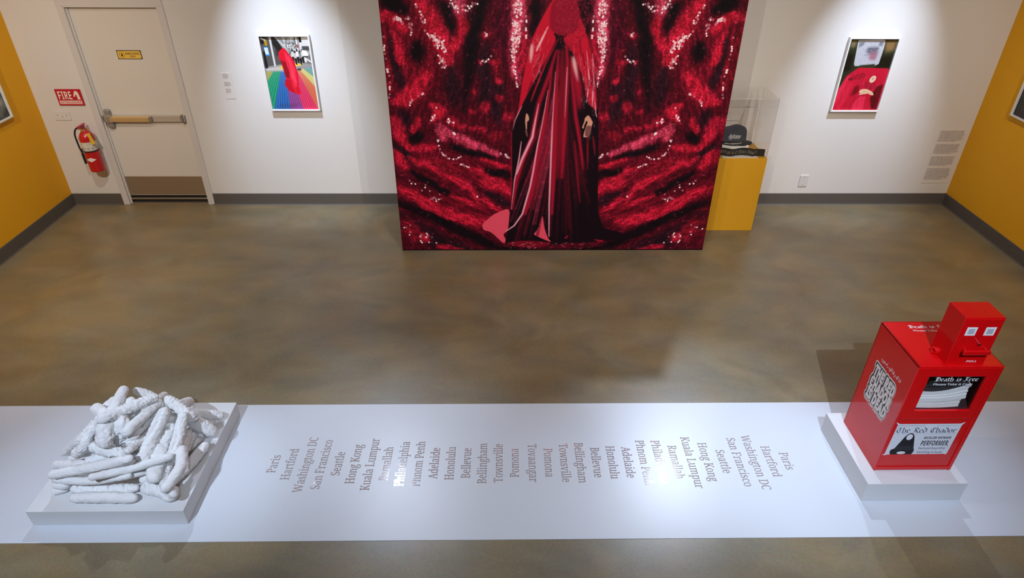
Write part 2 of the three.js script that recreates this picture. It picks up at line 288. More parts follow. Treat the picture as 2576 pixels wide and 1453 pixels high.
const street = canvas(640, 960, (g, w, h) => {
  const f = (c, p, b = 0) => { if (b) g.filter = `blur(${b}px)`; g.fillStyle = c; P100(g, w, h, p); g.fill(); g.filter = 'none'; };
  f('#a2a19f', [0, 0, 100, 0, 100, 100, 0, 100]); f('#d8d8d6', [62, -1, 102, -1, 102, 16, 70, 20, 52, 14], 6);
  f('#565452', [-2, -2, 30, -2, 40, 16, 36, 40, -2, 44], 4); f('#242322', [26, -1, 36, 6, 46, 18, 36, 24, 24, 10], 3); f('#c6c5c2', [26, -1, 52, -1, 50, 16, 43, 11, 34, 3], 1); f('#8e8d8b', [30, -1, 44, -1, 50, 10, 46, 10], 2);
  f('#1d1c1b', [-1, 0, 12, 0, 12, 8, -1, 12], 4); f('#b98f1c', [8, 5, 14, 5, 14, 12, 9, 13], 4); f('#e6e4e0', [2, 2, 12, 4, 11, 6, 2, 4], 2);
  f('#9a9896', [-1, 41, 38, 37, 66, 40, 102, 34, 102, 46, -1, 47], 3); f('#c3c2bd', [2, 43, 32, 40, 68, 42, 66, 45, 2, 46], 3); f('#767573', [70, 26, 102, 24, 102, 38, 82, 35, 70, 33], 4); f('#d9d8d4', [84, 26, 102, 34, 102, 36, 82, 29], 2);
  f('#e5c64c', [32, 40, 39, 38.5, 39, 43, 30, 43.5], 1); f('#e5cc58', [63, 36, 82, 36, 77, 38.5, 66, 40], 1);
  f('#2f8bd0', [5, 14, 14, 14, 15, 26, 7, 26]); f('#cfe0ea', [6, 15, 13.4, 15, 14, 24, 6.6, 24]); f('#d5d4d1', [19, -1, 23, -1, 24, 40, 20, 40], 1); f('#6d6c6a', [23, -1, 24, -1, 24.6, 40, 24, 40]);
  f('#1b1a1a', [2, 20, 6, 20, 7, 42, 1, 43], 3); f('#3b3936', [28, 18, 33, 18, 33, 26, 28, 26], 5);
  g.filter = 'blur(2px)'; for (let i = 0; i < 150; i++) { const x = rr(52, 70), y = rr(3, 24); g.globalAlpha = 0.6; g.fillStyle = ['#2a2928', '#5c5b59', '#d0cfcc', '#3d3c3a', '#4a4947'][i % 5]; g.beginPath(); g.ellipse((x * w) / 100, (y * h) / 100, rr(4, 13), rr(3, 9), rr(0, 3), 0, 7); g.fill(); } g.filter = 'none'; g.globalAlpha = 1;
  f('#6e6c6a', [70, -1, 73, -1, 73, 30, 71, 30], 1); f('#1a1918', [79, -1, 85, -1, 85, 8, 80, 8]); f('#a03a34', [73, 11, 79, 11, 79, 15, 74, 15], 2); f('#8f8d8a', [76, -1, 79, -1, 79, 26, 77, 26], 1);
  for (let i = 0; i < 5; i++) { const x = 60 + i * 5, y = 20 + (i % 2) * 2; f(['#d5d3cf', '#c9c7c3', '#efeeeb', '#8a8784', '#d0cecb'][i], [x, y, x + 5, y, x + 5.5, y + 8, x - 0.5, y + 8], 1.5); f('#1f1d1c', [x, y + 7, x + 5, y + 7, x + 4, y + 16, x + 1, y + 15], 2); f('#2b2927', [x + 1, y - 3, x + 4, y - 3, x + 4, y, x + 1, y], 2); }
  f('#ededeb', [82, 18, 91, 18, 95, 23, 94, 27, 84, 27], 2); f('#333231', [83, 26, 94, 26, 94, 27.4, 84, 27.4], 1); f('#4a4947', [84, 13, 100, 13, 100, 19, 84, 18], 5); f('#fff', [85, 30, 89, 30, 89, 35, 86, 34], 1);
  // the rainbow crossing: bands fan out from a far vanishing point
  const top = [-14, 3, 16, 31, 41, 51, 66, 72, 80, 92, 108], low = [-150, -96, -50, 3, 38, 67, 98, 138, 180, 240, 310], col = ['#c4584c', '#9d9b45', '#149368', '#1c5fae', '#853a86', '#d9285a', '#cf5a3c', '#c7c06a', '#3d938f', '#3e74ad'];
  const yT = [46, 46.5, 47, 47, 47.5, 47.5, 46, 44.5, 43, 41, 39];
  for (let i = 0; i < 10; i++) {
    f(col[i], [top[i], yT[i], top[i + 1], yT[i + 1], low[i + 1], 101, low[i], 101]);
    g.strokeStyle = i > 5 ? '#eadfb8' : '#ffffff'; g.globalAlpha = i > 5 ? 0.75 : 0.42;
    for (let k = 0; k < 6; k++) { const a = (k + 0.5) / 6, x0 = top[i] + (top[i + 1] - top[i]) * a, x1 = low[i] + (low[i + 1] - low[i]) * a, y0 = yT[i] + (yT[i + 1] - yT[i]) * a; g.beginPath(); g.moveTo((x0 * w) / 100, (y0 * h) / 100); g.lineTo((x1 * w) / 100, 1.01 * h); g.lineWidth = 3.2; g.stroke(); }
    g.globalAlpha = 1;
  }
  f('rgba(60,50,60,.25)', [20, 92, 60, 92, 40, 101, 0, 101], 14); f('#5a4a44', [66, 43, 74, 42, 76, 45, 67, 46], 3);
  f('#e0142e', [44, 15, 49, 17, 63, 32, 67, 49, 65, 67, 66, 79, 56, 78, 41, 73, 35, 65, 39, 58, 41, 55, 39, 44, 37, 36, 33, 29, 34, 21]);
  f('#a00e20', [35, 31, 47, 35, 48, 56, 40, 55, 38, 44], 4); f('#7c0a18', [46, 38, 49, 48, 48, 58, 45, 50], 3); f('#c41128', [38, 58, 48, 59, 50, 69, 56, 77, 41, 72, 36, 65], 2); f('#ff2b48', [46, 20, 56, 28, 62, 44, 62, 62, 56, 70, 50, 48, 46, 34], 4);
  for (let i = 0; i < 46; i++) { const y = rr(20, 70), c = 44 + (y - 15) * 0.24, x = c + rr(-6, 6); g.strokeStyle = i % 2 ? 'rgba(120,6,24,.5)' : 'rgba(255,110,130,.45)'; g.lineWidth = rr(2, 5); g.beginPath(); g.moveTo((x * w) / 100, (y * h) / 100); g.lineTo(((x + rr(0, 3)) * w) / 100, ((y + rr(3, 9)) * h) / 100); g.stroke(); }
  g.strokeStyle = '#ff6a7c'; g.lineWidth = 3; for (const p of [[48, 22, 58, 50, 60, 68], [52, 26, 63, 48], [50, 46, 58, 60]]) { g.beginPath(); for (let i = 0; i < p.length; i += 2) g.lineTo((p[i] * w) / 100, (p[i + 1] * h) / 100); g.stroke(); }
});
const gravestone = canvas(640, 960, (g, w, h) => {
  const f = (c, p, b = 0) => { if (b) g.filter = `blur(${b}px)`; g.fillStyle = c; P100(g, w, h, p); g.fill(); g.filter = 'none'; };
  f('#262d1c', [0, 0, 100, 0, 100, 100, 0, 100]);
  for (let i = 0; i < 900; i++) { const x = rnd() * 100, y = rnd() * 48; g.globalAlpha = 0.35; g.fillStyle = ['#3a4a24', '#1c2214', '#4a5a30', '#2c3a1c', '#5a5436'][(rnd() * 5) | 0]; g.fillRect((x * w) / 100, (y * h) / 100, rr(4, 22), rr(3, 9)); } g.globalAlpha = 1;
  f('#7b7052', [2, 3, 16, 2, 14, 12, 4, 12], 18); f('#8a6c44', [74, 4, 98, 2, 98, 16, 80, 18], 20); f('#12140e', [72, 24, 102, 22, 102, 40, 70, 40], 22); f('#12140e', [-2, 20, 16, 20, 18, 44, -2, 46], 22);
  f('#b9bcc4', [17, 2, 70, 1, 74, 3, 75, 12, 74, 34, 66, 36.5, 24, 37, 21, 34, 18, 12], 2);
  for (let i = 0; i < 260; i++) { const x = rr(22, 72), y = rr(4, 33); g.globalAlpha = 0.25; g.fillStyle = ['#d8dade', '#8e929c', '#a4a6ae', '#c8c4cc'][(rnd() * 4) | 0]; g.beginPath(); g.arc((x * w) / 100, (y * h) / 100, rr(3, 11), 0, 7); g.fill(); } g.globalAlpha = 1;
  f('#7e828c', [20, 5, 32, 4, 30, 9, 22, 12], 5); f('#7e828c', [62, 4, 71, 4, 70, 10, 62, 9], 5); f('#6e6a78', [40, 12, 64, 11, 62, 20, 42, 20], 12); f('#a07080', [48, 18, 66, 18, 64, 29, 50, 28], 14);
  g.filter = 'blur(5px)'; for (let i = 0; i < 34; i++) { g.fillStyle = i % 3 ? '#4c4a58' : '#8a8c98'; g.globalAlpha = 0.45; g.fillRect(rr(0.36, 0.62) * w, rr(0.09, 0.22) * h, rr(8, 40), rr(5, 16)); } g.filter = 'none'; g.globalAlpha = 1;
  f('#2c3320', [34, 36, 66, 34, 66, 40, 34, 40], 6);
  f('#c41434', [-2, 101, 0, 74, 6, 64, 13, 51, 26, 43, 35, 39, 60, 39.5, 97, 40, 102, 44, 102, 101]);
  f('#e02848', [10, 56, 20, 50, 14, 74, 4, 96, 0, 78], 8); f('#e22a4c', [52, 80, 66, 79, 70, 98, 46, 101, 42, 92], 10); f('#d8203e', [20, 62, 30, 58, 26, 86, 14, 100, 8, 92], 9);
  f('#a01028', [19, 54, 31, 49, 46, 46, 57, 50, 45, 55, 27, 57], 5); f('#6c0818', [18, 54, 26, 53, 28, 57, 20, 57], 4); f('#7a0a1c', [33, 80, 36, 66, 46, 63, 48, 72, 44, 76], 8); f('#5a0614', [77, 82, 84, 66, 97, 62, 98, 98, 86, 98], 8); f('#a81430', [56, 58, 80, 60, 84, 66, 72, 72, 54, 66], 8);
  g.lineWidth = 3; for (let i = 0; i < 130; i++) { const x = rr(2, 94), y = rr(42, 94), a = rr(1.2, 2.2), l = rr(4, 14); g.strokeStyle = i % 2 ? 'rgba(90,4,22,.45)' : 'rgba(255,90,120,.35)'; g.beginPath(); g.moveTo((x * w) / 100, (y * h) / 100); g.quadraticCurveTo(((x + Math.cos(a) * l * 0.4 + 2) * w) / 100, ((y + l * 0.4) * h) / 100, ((x + Math.cos(a) * l) * w) / 100, ((y + l) * h) / 100); g.stroke(); }
  g.strokeStyle = '#6a0818'; g.lineWidth = 5; g.beginPath(); g.moveTo(0.55 * w, 0.77 * h); g.quadraticCurveTo(0.42 * w, 0.85 * h, 0.37 * w, h); g.stroke();
  g.fillStyle = '#e3c3a6'; g.beginPath(); g.ellipse(0.71 * w, 0.552 * h, 0.062 * w, 0.052 * h, 0.5, 0, 7); g.fill(); f('#c59a82', [68, 53, 74, 53, 73, 56, 70, 57], 5);
  f('#e6bf9c', [51, 70, 58, 69, 66, 69.4, 78, 73, 83, 77, 81, 78.4, 76, 77.6, 70, 75.6, 62, 76.4, 50, 77.8, 53, 75, 49, 74]); g.strokeStyle = '#b08468'; g.lineWidth = 3; for (const p of [[58, 74, 70, 74.6, 80, 77.4], [56, 72, 68, 72.6], [54, 75.4, 62, 75]]) { g.beginPath(); for (let i = 0; i < p.length; i += 2) g.lineTo((p[i] * w) / 100, (p[i + 1] * h) / 100); g.stroke(); }
});
const greys = (dark) => canvas(256, 384, (g, w, h) => { g.fillStyle = dark ? '#221c1c' : '#6f7670'; g.fillRect(0, 0, w, h); g.filter = 'blur(9px)'; for (let i = 0; i < 60; i++) { g.fillStyle = (dark ? ['#3a3030', '#181414', '#2c3a22', '#473c3c'] : ['#c8cbc6', '#3a3f3a', '#8d928c', '#20241f'])[i % 4]; g.fillRect(rnd() * w, rnd() * h, rr(14, 70), rr(8, 40)); } g.filter = 'none'; });
picture('framed_photograph', 'white framed photograph of a red robed figure on a rainbow street crossing', 0.51, 0.76, street, (t) => t.position.copy(V(-2.18, 1.48, DB)));
picture('framed_photograph', 'white framed photograph of red cloth and folded hands before a pale gravestone', 0.51, 0.754, gravestone, (t) => t.position.copy(V(3.75, 1.475, DB)));
picture('framed_photograph', 'white framed black and white photograph cut by the left picture edge on the orange wall', 0.52, 0.77, greys(false), (t) => { t.position.copy(V(XL, 1.555, 6.19)); t.rotation.y = Math.PI / 2; });
picture('framed_photograph', 'white framed dark photograph cut by the right picture edge on the orange wall', 0.52, 0.77, greys(true), (t) => { t.position.copy(V(XR, 1.6, 6.14)); t.rotation.y = -Math.PI / 2; });

// ---------------------------------------------------------------- the large printed panel
// cm from the lower left corner of the panel
const FOLDS_OF_CLOTH = [
  ['wine',34.1,34.1,17,222,30,185,19,154],
  ['wine',24.3,24.3,24,106,57,90,91,79],
  ['wine',21.1,21.1,38,61,73,48,99,41],
  ['plum',16.2,16.2,101,236,101,208,100,189],
  ['red',10.5,10.5,0,226,10,220,19,213],
  ['red',16.2,16.2,34,233,43,219,49,204,53,193],
  ['red',12.2,4.9,53,196,55,181,60,163],
  ['red',9.7,9.7,68,225,68,213,62,202,53,193],
  ['rose',12.2,12.2,64,234,66,228],
  ['black',8.9,4.9,53,232,58,222,60,211],
  ['black',12.2,12.2,7,234,20,228],
  ['black',13.8,13.8,28,200,29,190],
  ['black',15.4,7.3,87,237,80,220,76,202,74,185,70,166,67,143],
  ['ink',12.2,12.2,88,200,84,181,88,166,83,150],
  ['ink',8.9,8.9,6,206,9,177,15,163],
  ['red',8.1,8.1,11,210,13,193,16,185],
  ['maroon',5.7,5.7,1,214,2,185,3,162],
  ['red',12.2,12.2,36,176,27,165,14,152,6,152],
  ['red',9.7,9.7,38,148,46,143,39,135],
  ['rose',16.2,12.2,116,237,115,215,113,193],
  ['rose',11.4,4.1,113,193,113,181,115,168],
  ['crimson',9.7,9.7,120,208,118,181],
  ['black',9.7,4.1,130,237,128,210],
  ['ink',13.0,13.0,100,166,94,146,99,135],
  ['ink',16.2,9.7,57,179,59,150],
  ['crimson',8.9,8.9,55,134,57,133],
  ['crimson',5.7,5.7,92,187,94,186],
  ['crimson',4.1,4.1,82,186,83,185],
  ['crimson',5.7,5.7,98,170,99,169],
  ['crimson',4.1,4.1,76,161,78,160],
  ['crimson',4.9,4.9,74,143,76,143],
  ['crimson',8.9,8.9,85,147,87,147],
  ['crimson',7.3,7.3,98,156,100,155],
  ['crimson',10.5,10.5,105,139,107,138],
  ['crimson',4.9,4.9,88,209,89,208],
  ['maroon',4.1,4.1,97,196,97,174],
  ['ink',13.8,13.8,13,140,15,135],
  ['crimson',12.2,12.2,3,135,7,127],
  ['red',8.9,6.5,5,125,12,112,29,108,41,111],
  ['black',12.2,12.2,23,121,20,116],
  ['red',5.7,5.7,19,124,26,137],
  ['rose',8.9,8.9,45,129,48,119],
  ['rose',9.7,7.3,49,125,66,116,78,111,98,103],
  ['crimson',4.1,4.1,58,129,68,130],
  ['crimson',4.1,4.1,71,127,87,127],
  ['black',7.3,4.9,55,110,74,104,94,99],
  ['maroon',8.9,8.9,91,117,98,122],
  ['red',5.7,5.7,82,97,108,89],
  ['ink',7.3,7.3,1,112,17,98,44,83],
  ['red',9.7,9.7,0,104,9,91],
  ['maroon',8.1,8.1,23,99,65,87],
  ['red',8.9,4.9,17,98,39,86,56,78,70,69,76,59,80,48],
  ['maroon',2.8,2.8,27,83,39,74,52,63],
  ['black',8.1,5.7,17,84,39,70,55,58],
  ['red',4.9,4.9,52,61,77,49],
  ['red',12.2,12.2,-1,71,16,61,37,46,55,38,77,32,86,33],
  ['black',10.5,10.5,-2,55,19,44,45,31,72,16,99,0,145,-2],
  ['ink',18.7,18.7,1,37,35,11,67,-2],
  ['red',4.9,4.9,72,89,93,80],
  ['black',6.5,6.5,86,87,110,81],
  ['red',13.8,13.8,83,76,99,71,111,63],
  ['ink',6.5,6.5,86,64,108,51],
  ['red',5.7,5.7,82,57,90,51,101,44],
  ['maroon',16.2,16.2,5,31,17,16],
  ['crimson',7.3,7.3,37,4,58,1],
  ['crimson',8.9,8.9,23,18,26,12],
];
const SEQUIN_CHAINS = [
  [7.3,90,115,236,114,215,112,196],
  [3.2,40,113,218,111,196,112,179],
  [1.1,8,112,179,115,164],
  [1.3,8,122,227,122,206],
  [1.1,18,1,210,1,202,1,192,2,186,2,180,3,174,3,165,2,159,1,155],
  [2.4,14,11,221,16,222,18,217],
  [3.2,12,30,234,35,224,38,212],
  [7.3,46,40,209,48,202,54,197],
  [4.9,16,47,193,51,181],
  [5.7,24,60,234,64,229,75,230,80,234],
  [1.3,9,33,160,22,155,18,148],
  [2.4,8,42,149,42,142,37,134],
  [3.2,7,52,135,57,132],
  [1.9,5,88,210,88,207],
  [4.1,10,22,222,26,215,24,205],
  [1.1,16,42,117,43,112,44,106,47,102,52,98,57,98,63,100],
  [1.5,4,56,123,58,122],
  [1.9,9,98,104,104,102,108,99],
  [4.1,4,18,17,30,16,17,7],
  [0.6,3,77,60,77,59],
  [2.1,6,62,93,70,90],
  [9.7,14,13,79,38,58,43,55],
  [3.2,6,92,190,82,185],
  [16.2,14,5,26,31,8],
];
const ROBE = [
  ['night',0.3,142,237,132,217,126,202,122,185,119,170,116,152,113,135,110,125,110,98,110,51,107,23,103,7,117,4,152,7,205,10,221,15,222,20,202,25,199,33,195,43,191,106,188,142,186,162,182,178,177,200,173,211,167,222,163,237],
  ['scarlet',0.6,142,213,132,217,126,202,122,185,119,170,116,146,113,135,123,157,134,178,142,193,148,206],
  ['scarlet',0.8,152,206,164,213,173,211,179,192,185,162,187,142,177,152,172,174,161,196],
  ['scarlet',0.5,143,237,132,217,126,202,143,206,149,215,148,237],
  ['scarlet',0.5,162,237,167,222,173,211,167,206,157,208,153,215,152,237],
  ['veil',0.5,144,237,141,226,142,213,148,209,154,208,161,210,165,213,167,224,163,237],
  ['black',0.4,150,207,153,207,155,196,150,196],
  ['coral',0.3,109,48,93,41,81,30,82,23,90,21,103,7,105,12,102,18,107,23],
  ['coral',0.3,141,41,143,26,147,14,151,9,144,12,132,18,136,23],
  ['maroon',0.5,103,8,117,11,135,11,153,8,136,3,117,4],
  ['crimson',0.4,192,13,205,11,200,9],
  ['crimson',0.4,163,14,168,18,166,13],
];
const ROBE_FOLDS = [
  ['crimson',1.5,1.9,149,205,139,185,130,161,127,152],
  ['crimson',4.1,4.9,148,196,142,174,134,150,131,132,129,119,121,98,115,76,111,46],
  ['pink',1.5,3.2,134,150,131,132,129,119,120,98,115,83],
  ['pink',1.6,1.0,119,115,117,98,113,76,110,46],
  ['crimson',2.4,6.5,145,182,143,162,140,133,136,111,132,88,130,70,124,41],
  ['pink',1.1,2.4,142,162,138,133,134,111,131,88,128,70,121,41,113,28,105,22],
  ['crimson',3.2,5.7,150,196,149,170,150,133,150,115,150,79,150,41],
  ['pink',1.0,2.3,148,178,147,133,147,115,147,79,147,51,148,16],
  ['crimson',4.1,4.9,156,204,158,185,158,162,158,125,158,106,158,79],
  ['pink',1.1,0.8,158,182,158,162,158,138],
  ['maroon',5.7,4.9,153,196,154,162,154,125,154,79],
  ['crimson',3.6,2.9,161,191,163,170,168,138,172,120,176,98,178,87],
  ['crimson',8.1,4.9,164,185,169,162,171,146],
  ['maroon',2.4,1.6,180,119,182,88],
  ['maroon',2.1,1.5,185,120,188,102],
  ['maroon',2.8,2.1,168,115,171,94,174,72,177,53],
  ['pink',0.8,1.6,174,196,178,170,177,152],
  ['pink',0.8,1.8,179,193,182,174,182,148],
  ['pink',0.6,1.1,181,170,186,141,187,138],
  ['pink',1.1,0.5,119,148,113,135,111,126],
  ['crimson',1.1,0.8,110,124,110,51],
  ['salmon',4.1,1.6,127,200,126,186],
  ['salmon',4.9,1.3,163,190,165,181,168,170],
  ['salmon',1.3,2.4,140,215,131,196],
];
const HANDS = [
  ['skin',0.2,123,142,125,140,126,136,125,134,124,134,124,126,123,126,122,135],
  ['dusk',0.2,122,126,124,126,125,120,124,119],
  ['skin',0.2,179,140,181,138,184,133,183,130,182,121,180,119,178,119,176,119,176,122,178,130,179,133,178,135,176,130,176,127,174,128,176,134,176,137],
  ['dusk',0.2,178,130,183,130,182,121,180,119,177,121],
];

const INK = { black: '#140b12', ink: '#2a121e', night: '#170b13', plum: '#4e0b22', wine: '#6c0d22', maroon: '#7e1024', crimson: '#a6132f', red: '#bb1430', scarlet: '#c81732', rose: '#c63a5a', pink: '#f0a0b4', coral: '#ea5068', salmon: '#f0b4b6', veil: '#94122c', skin: '#d89c84', dusk: '#7f4f4c' };
const PANEL = { w: 3.054, h: 3.2, mid: 149.8 };
const panelPrint = canvas(1466, 1536, (g, w, h) => {
  const K = 4.8, soft = document.createElement('canvas'); soft.width = w / 2; soft.height = h / 2;
  const s = soft.getContext('2d'), k = K / 2, H2 = h / 2; s.lineCap = s.lineJoin = 'round';
  s.fillStyle = '#520c1e'; s.fillRect(0, 0, w, h);
  const line = (c, [col, w0, w1, ...p], map, taper = 0) => {
    const n = p.length / 2 - 1; c.strokeStyle = INK[col];
    for (let i = 0; i < n; i++) for (let j = 0; j < 5; j++) {
      const a = j / 5, b = (j + 1) / 5, at = (t) => map(p[2 * i] + (p[2 * i + 2] - p[2 * i]) * t, p[2 * i + 1] + (p[2 * i + 3] - p[2 * i + 1]) * t), q = (i + (a + b) / 2) / n;
      c.lineWidth = Math.max(0.6, (w0 + (w1 - w0) * q) * map.k * (1 - taper + taper * Math.pow(Math.sin(Math.PI * (0.06 + 0.88 * q)), 0.6))); c.beginPath(); c.moveTo(...at(a)); c.lineTo(...at(b)); c.stroke();
    }
  };
  const maps = [(u, v) => [u * k, H2 - v * k], (u, v) => [u * k, H2 - (472 - v) * k]];
  for (const m of maps) m.k = k;
  // each fold goes on a layer of its own and is laid down softened; the left half is then mirrored
  const layer = document.createElement('canvas'); layer.width = soft.width; layer.height = soft.height;
  const q = layer.getContext('2d'); q.lineCap = q.lineJoin = 'round';
  for (const st of FOLDS_OF_CLOTH) {
    q.clearRect(0, 0, layer.width, layer.height);
    for (const m of maps) line(q, st, m, 0.75);
    s.filter = `blur(${Math.max(2, Math.min(9, st[1] * 0.36)).toFixed(1)}px)`; s.drawImage(layer, 0, 0);
  }
  s.filter = 'none';
  // wrinkles: the cloth is bent and broken up by ridges
  {
    const src = s.getImageData(0, 0, soft.width, soft.height), out = s.createImageData(soft.width, soft.height), W2 = soft.width, mid = PANEL.mid * k;
    for (let y = 0; y < H2; y++) for (let x = -16; x <= mid; x++) {
      const u = x / k, v = (H2 - y) / k, low = v < 95 ? 1 : 0, a = low ? 0.5 : -1.35, cu = u * Math.cos(a) - v * Math.sin(a), cv = u * Math.sin(a) + v * Math.cos(a);
      const wx = 1.3 * n2(u * 0.045, v * 0.045 + 7) + 0.7 * n2(u * 0.16 + 30, v * 0.16), wy = 1.3 * n2(u * 0.045 + 60, v * 0.045) + 0.7 * n2(u * 0.16, v * 0.16 + 90);
      const sx = Math.max(0, Math.min(mid, x + wx * k)) | 0, sy = Math.max(0, Math.min(H2 - 1, y + wy * k)) | 0, i = (sy * W2 + sx) * 4;
      const ridge = 1 - Math.abs(n2(cu * 0.035, cv * 0.12 + 11)), f = 0.8 + 0.38 * ridge * ridge + 0.13 * n2(cu * 0.09, cv * 0.3) + 0.09 * n2(u * 0.5, v * 0.5);
      for (const X of [x, Math.round(2 * mid - x)]) if (X >= 0 && X < W2) { const o = (y * W2 + X) * 4; for (let c = 0; c < 3; c++) out.data[o + c] = Math.max(8, Math.min(255, src.data[i + c] * f * (c ? 1.0 : 1.06))); out.data[o + 3] = 255; }
    }
    s.putImageData(out, 0, 0);
  }
  g.imageSmoothingEnabled = true; g.fillStyle = '#2a0a14'; g.fillRect(0, 0, w, h); g.drawImage(soft, 0, 0, w, h);
  const px = s.getImageData(0, 0, soft.width, soft.height).data;
  // sequins: small round scales that pick up the tone of the cloth under them
  const P = 1.25;
  for (let r = 0, v = 0; v < 320; r++, v += P * 0.87) for (let u = (r % 2) * P * 0.5 - 7.5; u <= 152; u += P) {
    const tone = 0.55 + rnd() * rnd() * 1.3, spark = rnd() < 0.012;
    for (const mirror of [0, 1]) {
      const U = mirror ? 2 * PANEL.mid - u : u; if (U < 0 || U > 305.4) continue;
      const i = ((Math.min(soft.height - 1, (H2 - v * k) | 0)) * soft.width + Math.min(soft.width - 1, (U * k) | 0)) * 4, R = px[i], G = px[i + 1], B = px[i + 2], x = U * K, y = h - v * K, f = tone * (spark ? 1.7 : 1);
      const lit = Math.max(0, R - 90) / 110;
      g.strokeStyle = `rgba(${Math.min(255, R * f + 22 * lit)},${Math.min(255, G * f + 16 * lit * f)},${Math.min(255, B * f + 22 * lit * f)},.7)`; g.lineWidth = 1.5; g.beginPath(); g.arc(x, y, 2.3, 0, 6.3); g.stroke();
    }
  }
  const ring = (u, v, bright, fill) => { for (const U of [u, 2 * PANEL.mid - u]) { const x = U * K, y = h - v * K; g.strokeStyle = `rgba(255,${150 + 95 * bright},${170 + 80 * bright},${0.55 + 0.4 * bright})`; g.lineWidth = 2.2; g.beginPath(); g.arc(x, y, 3.1, 0, 6.3); if (fill) { g.fillStyle = '#fbeef0'; g.fill(); } g.stroke(); } };
  for (const [spread, n, ...p] of SEQUIN_CHAINS) for (let i = 0; i < n * 1.2; i++) {
    const q = rnd() * (p.length / 2 - 1), a = Math.floor(q), t = q - a, u = p[2 * a] + (p[2 * a + 2] - p[2 * a]) * t + rr(-0.5, 0.5) * spread, v = p[2 * a + 1] + (p[2 * a + 3] - p[2 * a + 1]) * t + rr(-0.5, 0.5) * Math.min(spread, 8), b = rr(0.3, 1);
    ring(u, v, b, b > 0.72); if (p[1] > 200 && v > 150) ring(u, 472 - v, b, b > 0.8);
  }
  for (let i = 0; i < 150; i++) { const u = rr(1, 118), v = rr(2, 230); ring(u, v, rr(-0.95, -0.35), false); }
  // the robed figure
  const fm = Object.assign((u, v) => [u * K, h - v * K], { k: K });
  for (const [col, b, ...p] of ROBE) { g.filter = b ? `blur(${b * 3}px)` : 'none'; g.fillStyle = INK[col]; poly(g, K, p, h); g.fill(); }
  g.filter = 'none'; g.fillStyle = INK.veil; g.beginPath(); g.ellipse(160 * K, h - 268 * K, 16 * K, 34 * K, 0, 0, 7); g.fill();
  for (let i = 0; i < 900; i++) { const a = rr(0, 6.3), q = Math.sqrt(rnd()); g.fillStyle = ['#a81c38', '#6e0c20', '#c03a50', '#80102a'][i % 4]; g.globalAlpha = 0.35; g.beginPath(); g.ellipse((160 + Math.cos(a) * q * 14) * K, h - (226 + Math.sin(a) * q * 30) * K, rr(2, 7), rr(1, 3), rr(0, 3), 0, 7); g.fill(); } g.globalAlpha = 1;
  const fold = document.createElement('canvas'); fold.width = w; fold.height = h; const fc = fold.getContext('2d'); fc.lineCap = fc.lineJoin = 'round';
  
  fc.clearRect(0, 0, w, h);
  for (let i = 0; i < 120; i++) {                                                       // fine satin pleats fanning out from the waist
    const e = rnd(), left = e < 0.6, u1 = left ? 108 + (e / 0.6) * 42 : 150 + ((e - 0.6) / 0.4) * 39, u0 = 154 + (u1 - 148) * 0.14 + rr(-2, 2), v0 = rr(150, 186), v1 = rr(8, 90);
    fc.globalAlpha = rr(0.12, 0.45); 
    line(fc, [(left ? ['maroon', 'black', 'crimson', 'rose', 'black', 'wine'] : ['wine', 'black', 'ink', 'night', 'black', 'maroon'])[i % 6], rr(0.8, 3), rr(1, 4), u0, v0, u0 + (u1 - u0) * 0.35 + rr(-0.6, 0.6), v0 + (v1 - v0) * 0.45, u1, v1], fm, 0.8);
  }
  g.filter = 'blur(1.4px)'; g.drawImage(fold, 0, 0); fc.globalAlpha = 1;
  for (const st of ROBE_FOLDS) { fc.clearRect(0, 0, w, h); line(fc, st, fm, 0.95); g.filter = `blur(${Math.max(1.4, st[1] * 0.9).toFixed(1)}px)`; g.drawImage(fold, 0, 0); }
  for (const [a, b, p] of [[[152, 208], [116, 96], ROBE[1]], [[170, 206], [186, 108], ROBE[2]]]) {      // the sleeves: soft creases and crinkled shine
    g.save(); poly(g, K, p.slice(2), h); g.clip();
    for (let i = 0; i < 240; i++) {
      const t = rnd(), u = a[0] + (b[0] - a[0]) * t + rr(-13, 13), v = a[1] + (b[1] - a[1]) * t, l = rr(3, 16), du = ((b[0] - a[0]) / 110) * l, dv = ((b[1] - a[1]) / 110) * l;
      g.globalAlpha = i % 4 ? 0.28 : 0.5; g.strokeStyle = INK[['wine', 'crimson', 'maroon', 'salmon'][i % 4]]; g.lineWidth = rr(1, i % 4 === 3 ? 3 : 9); g.filter = 'none'; g.beginPath(); g.moveTo(u * K, h - v * K); g.lineTo((u + du + rr(-1, 1)) * K, h - (v + dv) * K); g.stroke();
    }
    g.restore();
  }
  g.globalAlpha = 1;
  g.globalAlpha = 1; g.filter = 'blur(1px)';
  for (const [col, , ...p] of HANDS) { g.fillStyle = INK[col]; poly(g, K, p, h); g.fill(); }
  g.filter = 'none';
  // crinkled shine on the sleeves
  for (const [u0, v0, du, dv, n] of [[131, 188, 4, 20, 110], [176, 168, 4, 20, 90], [184, 150, 2, 34, 30]]) for (let i = 0; i < n; i++) { const u = u0 + rr(-1, 1) * du, v = v0 + rr(-1, 1) * dv; g.strokeStyle = `rgba(255,${190 + rnd() * 50},${200 + rnd() * 40},${rr(0.1, 0.4)})`; g.lineWidth = rr(1, 2.6); g.beginPath(); g.moveTo(u * K, h - v * K); g.lineTo((u + rr(-1.6, 1.6)) * K, h - (v + rr(-3, 3)) * K); g.stroke(); }
  for (let i = 0; i < 60; i++) { const u = rr(108, 190), v = rr(2, 9); g.fillStyle = ['#b04058', '#e8a8b4', '#5a1020', '#d06078'][i % 4]; g.globalAlpha = 0.6; g.beginPath(); g.ellipse(u * K, h - v * K, rr(2, 9), rr(1, 3), rr(-0.4, 0.4), 0, 7); g.fill(); } g.globalAlpha = 1;
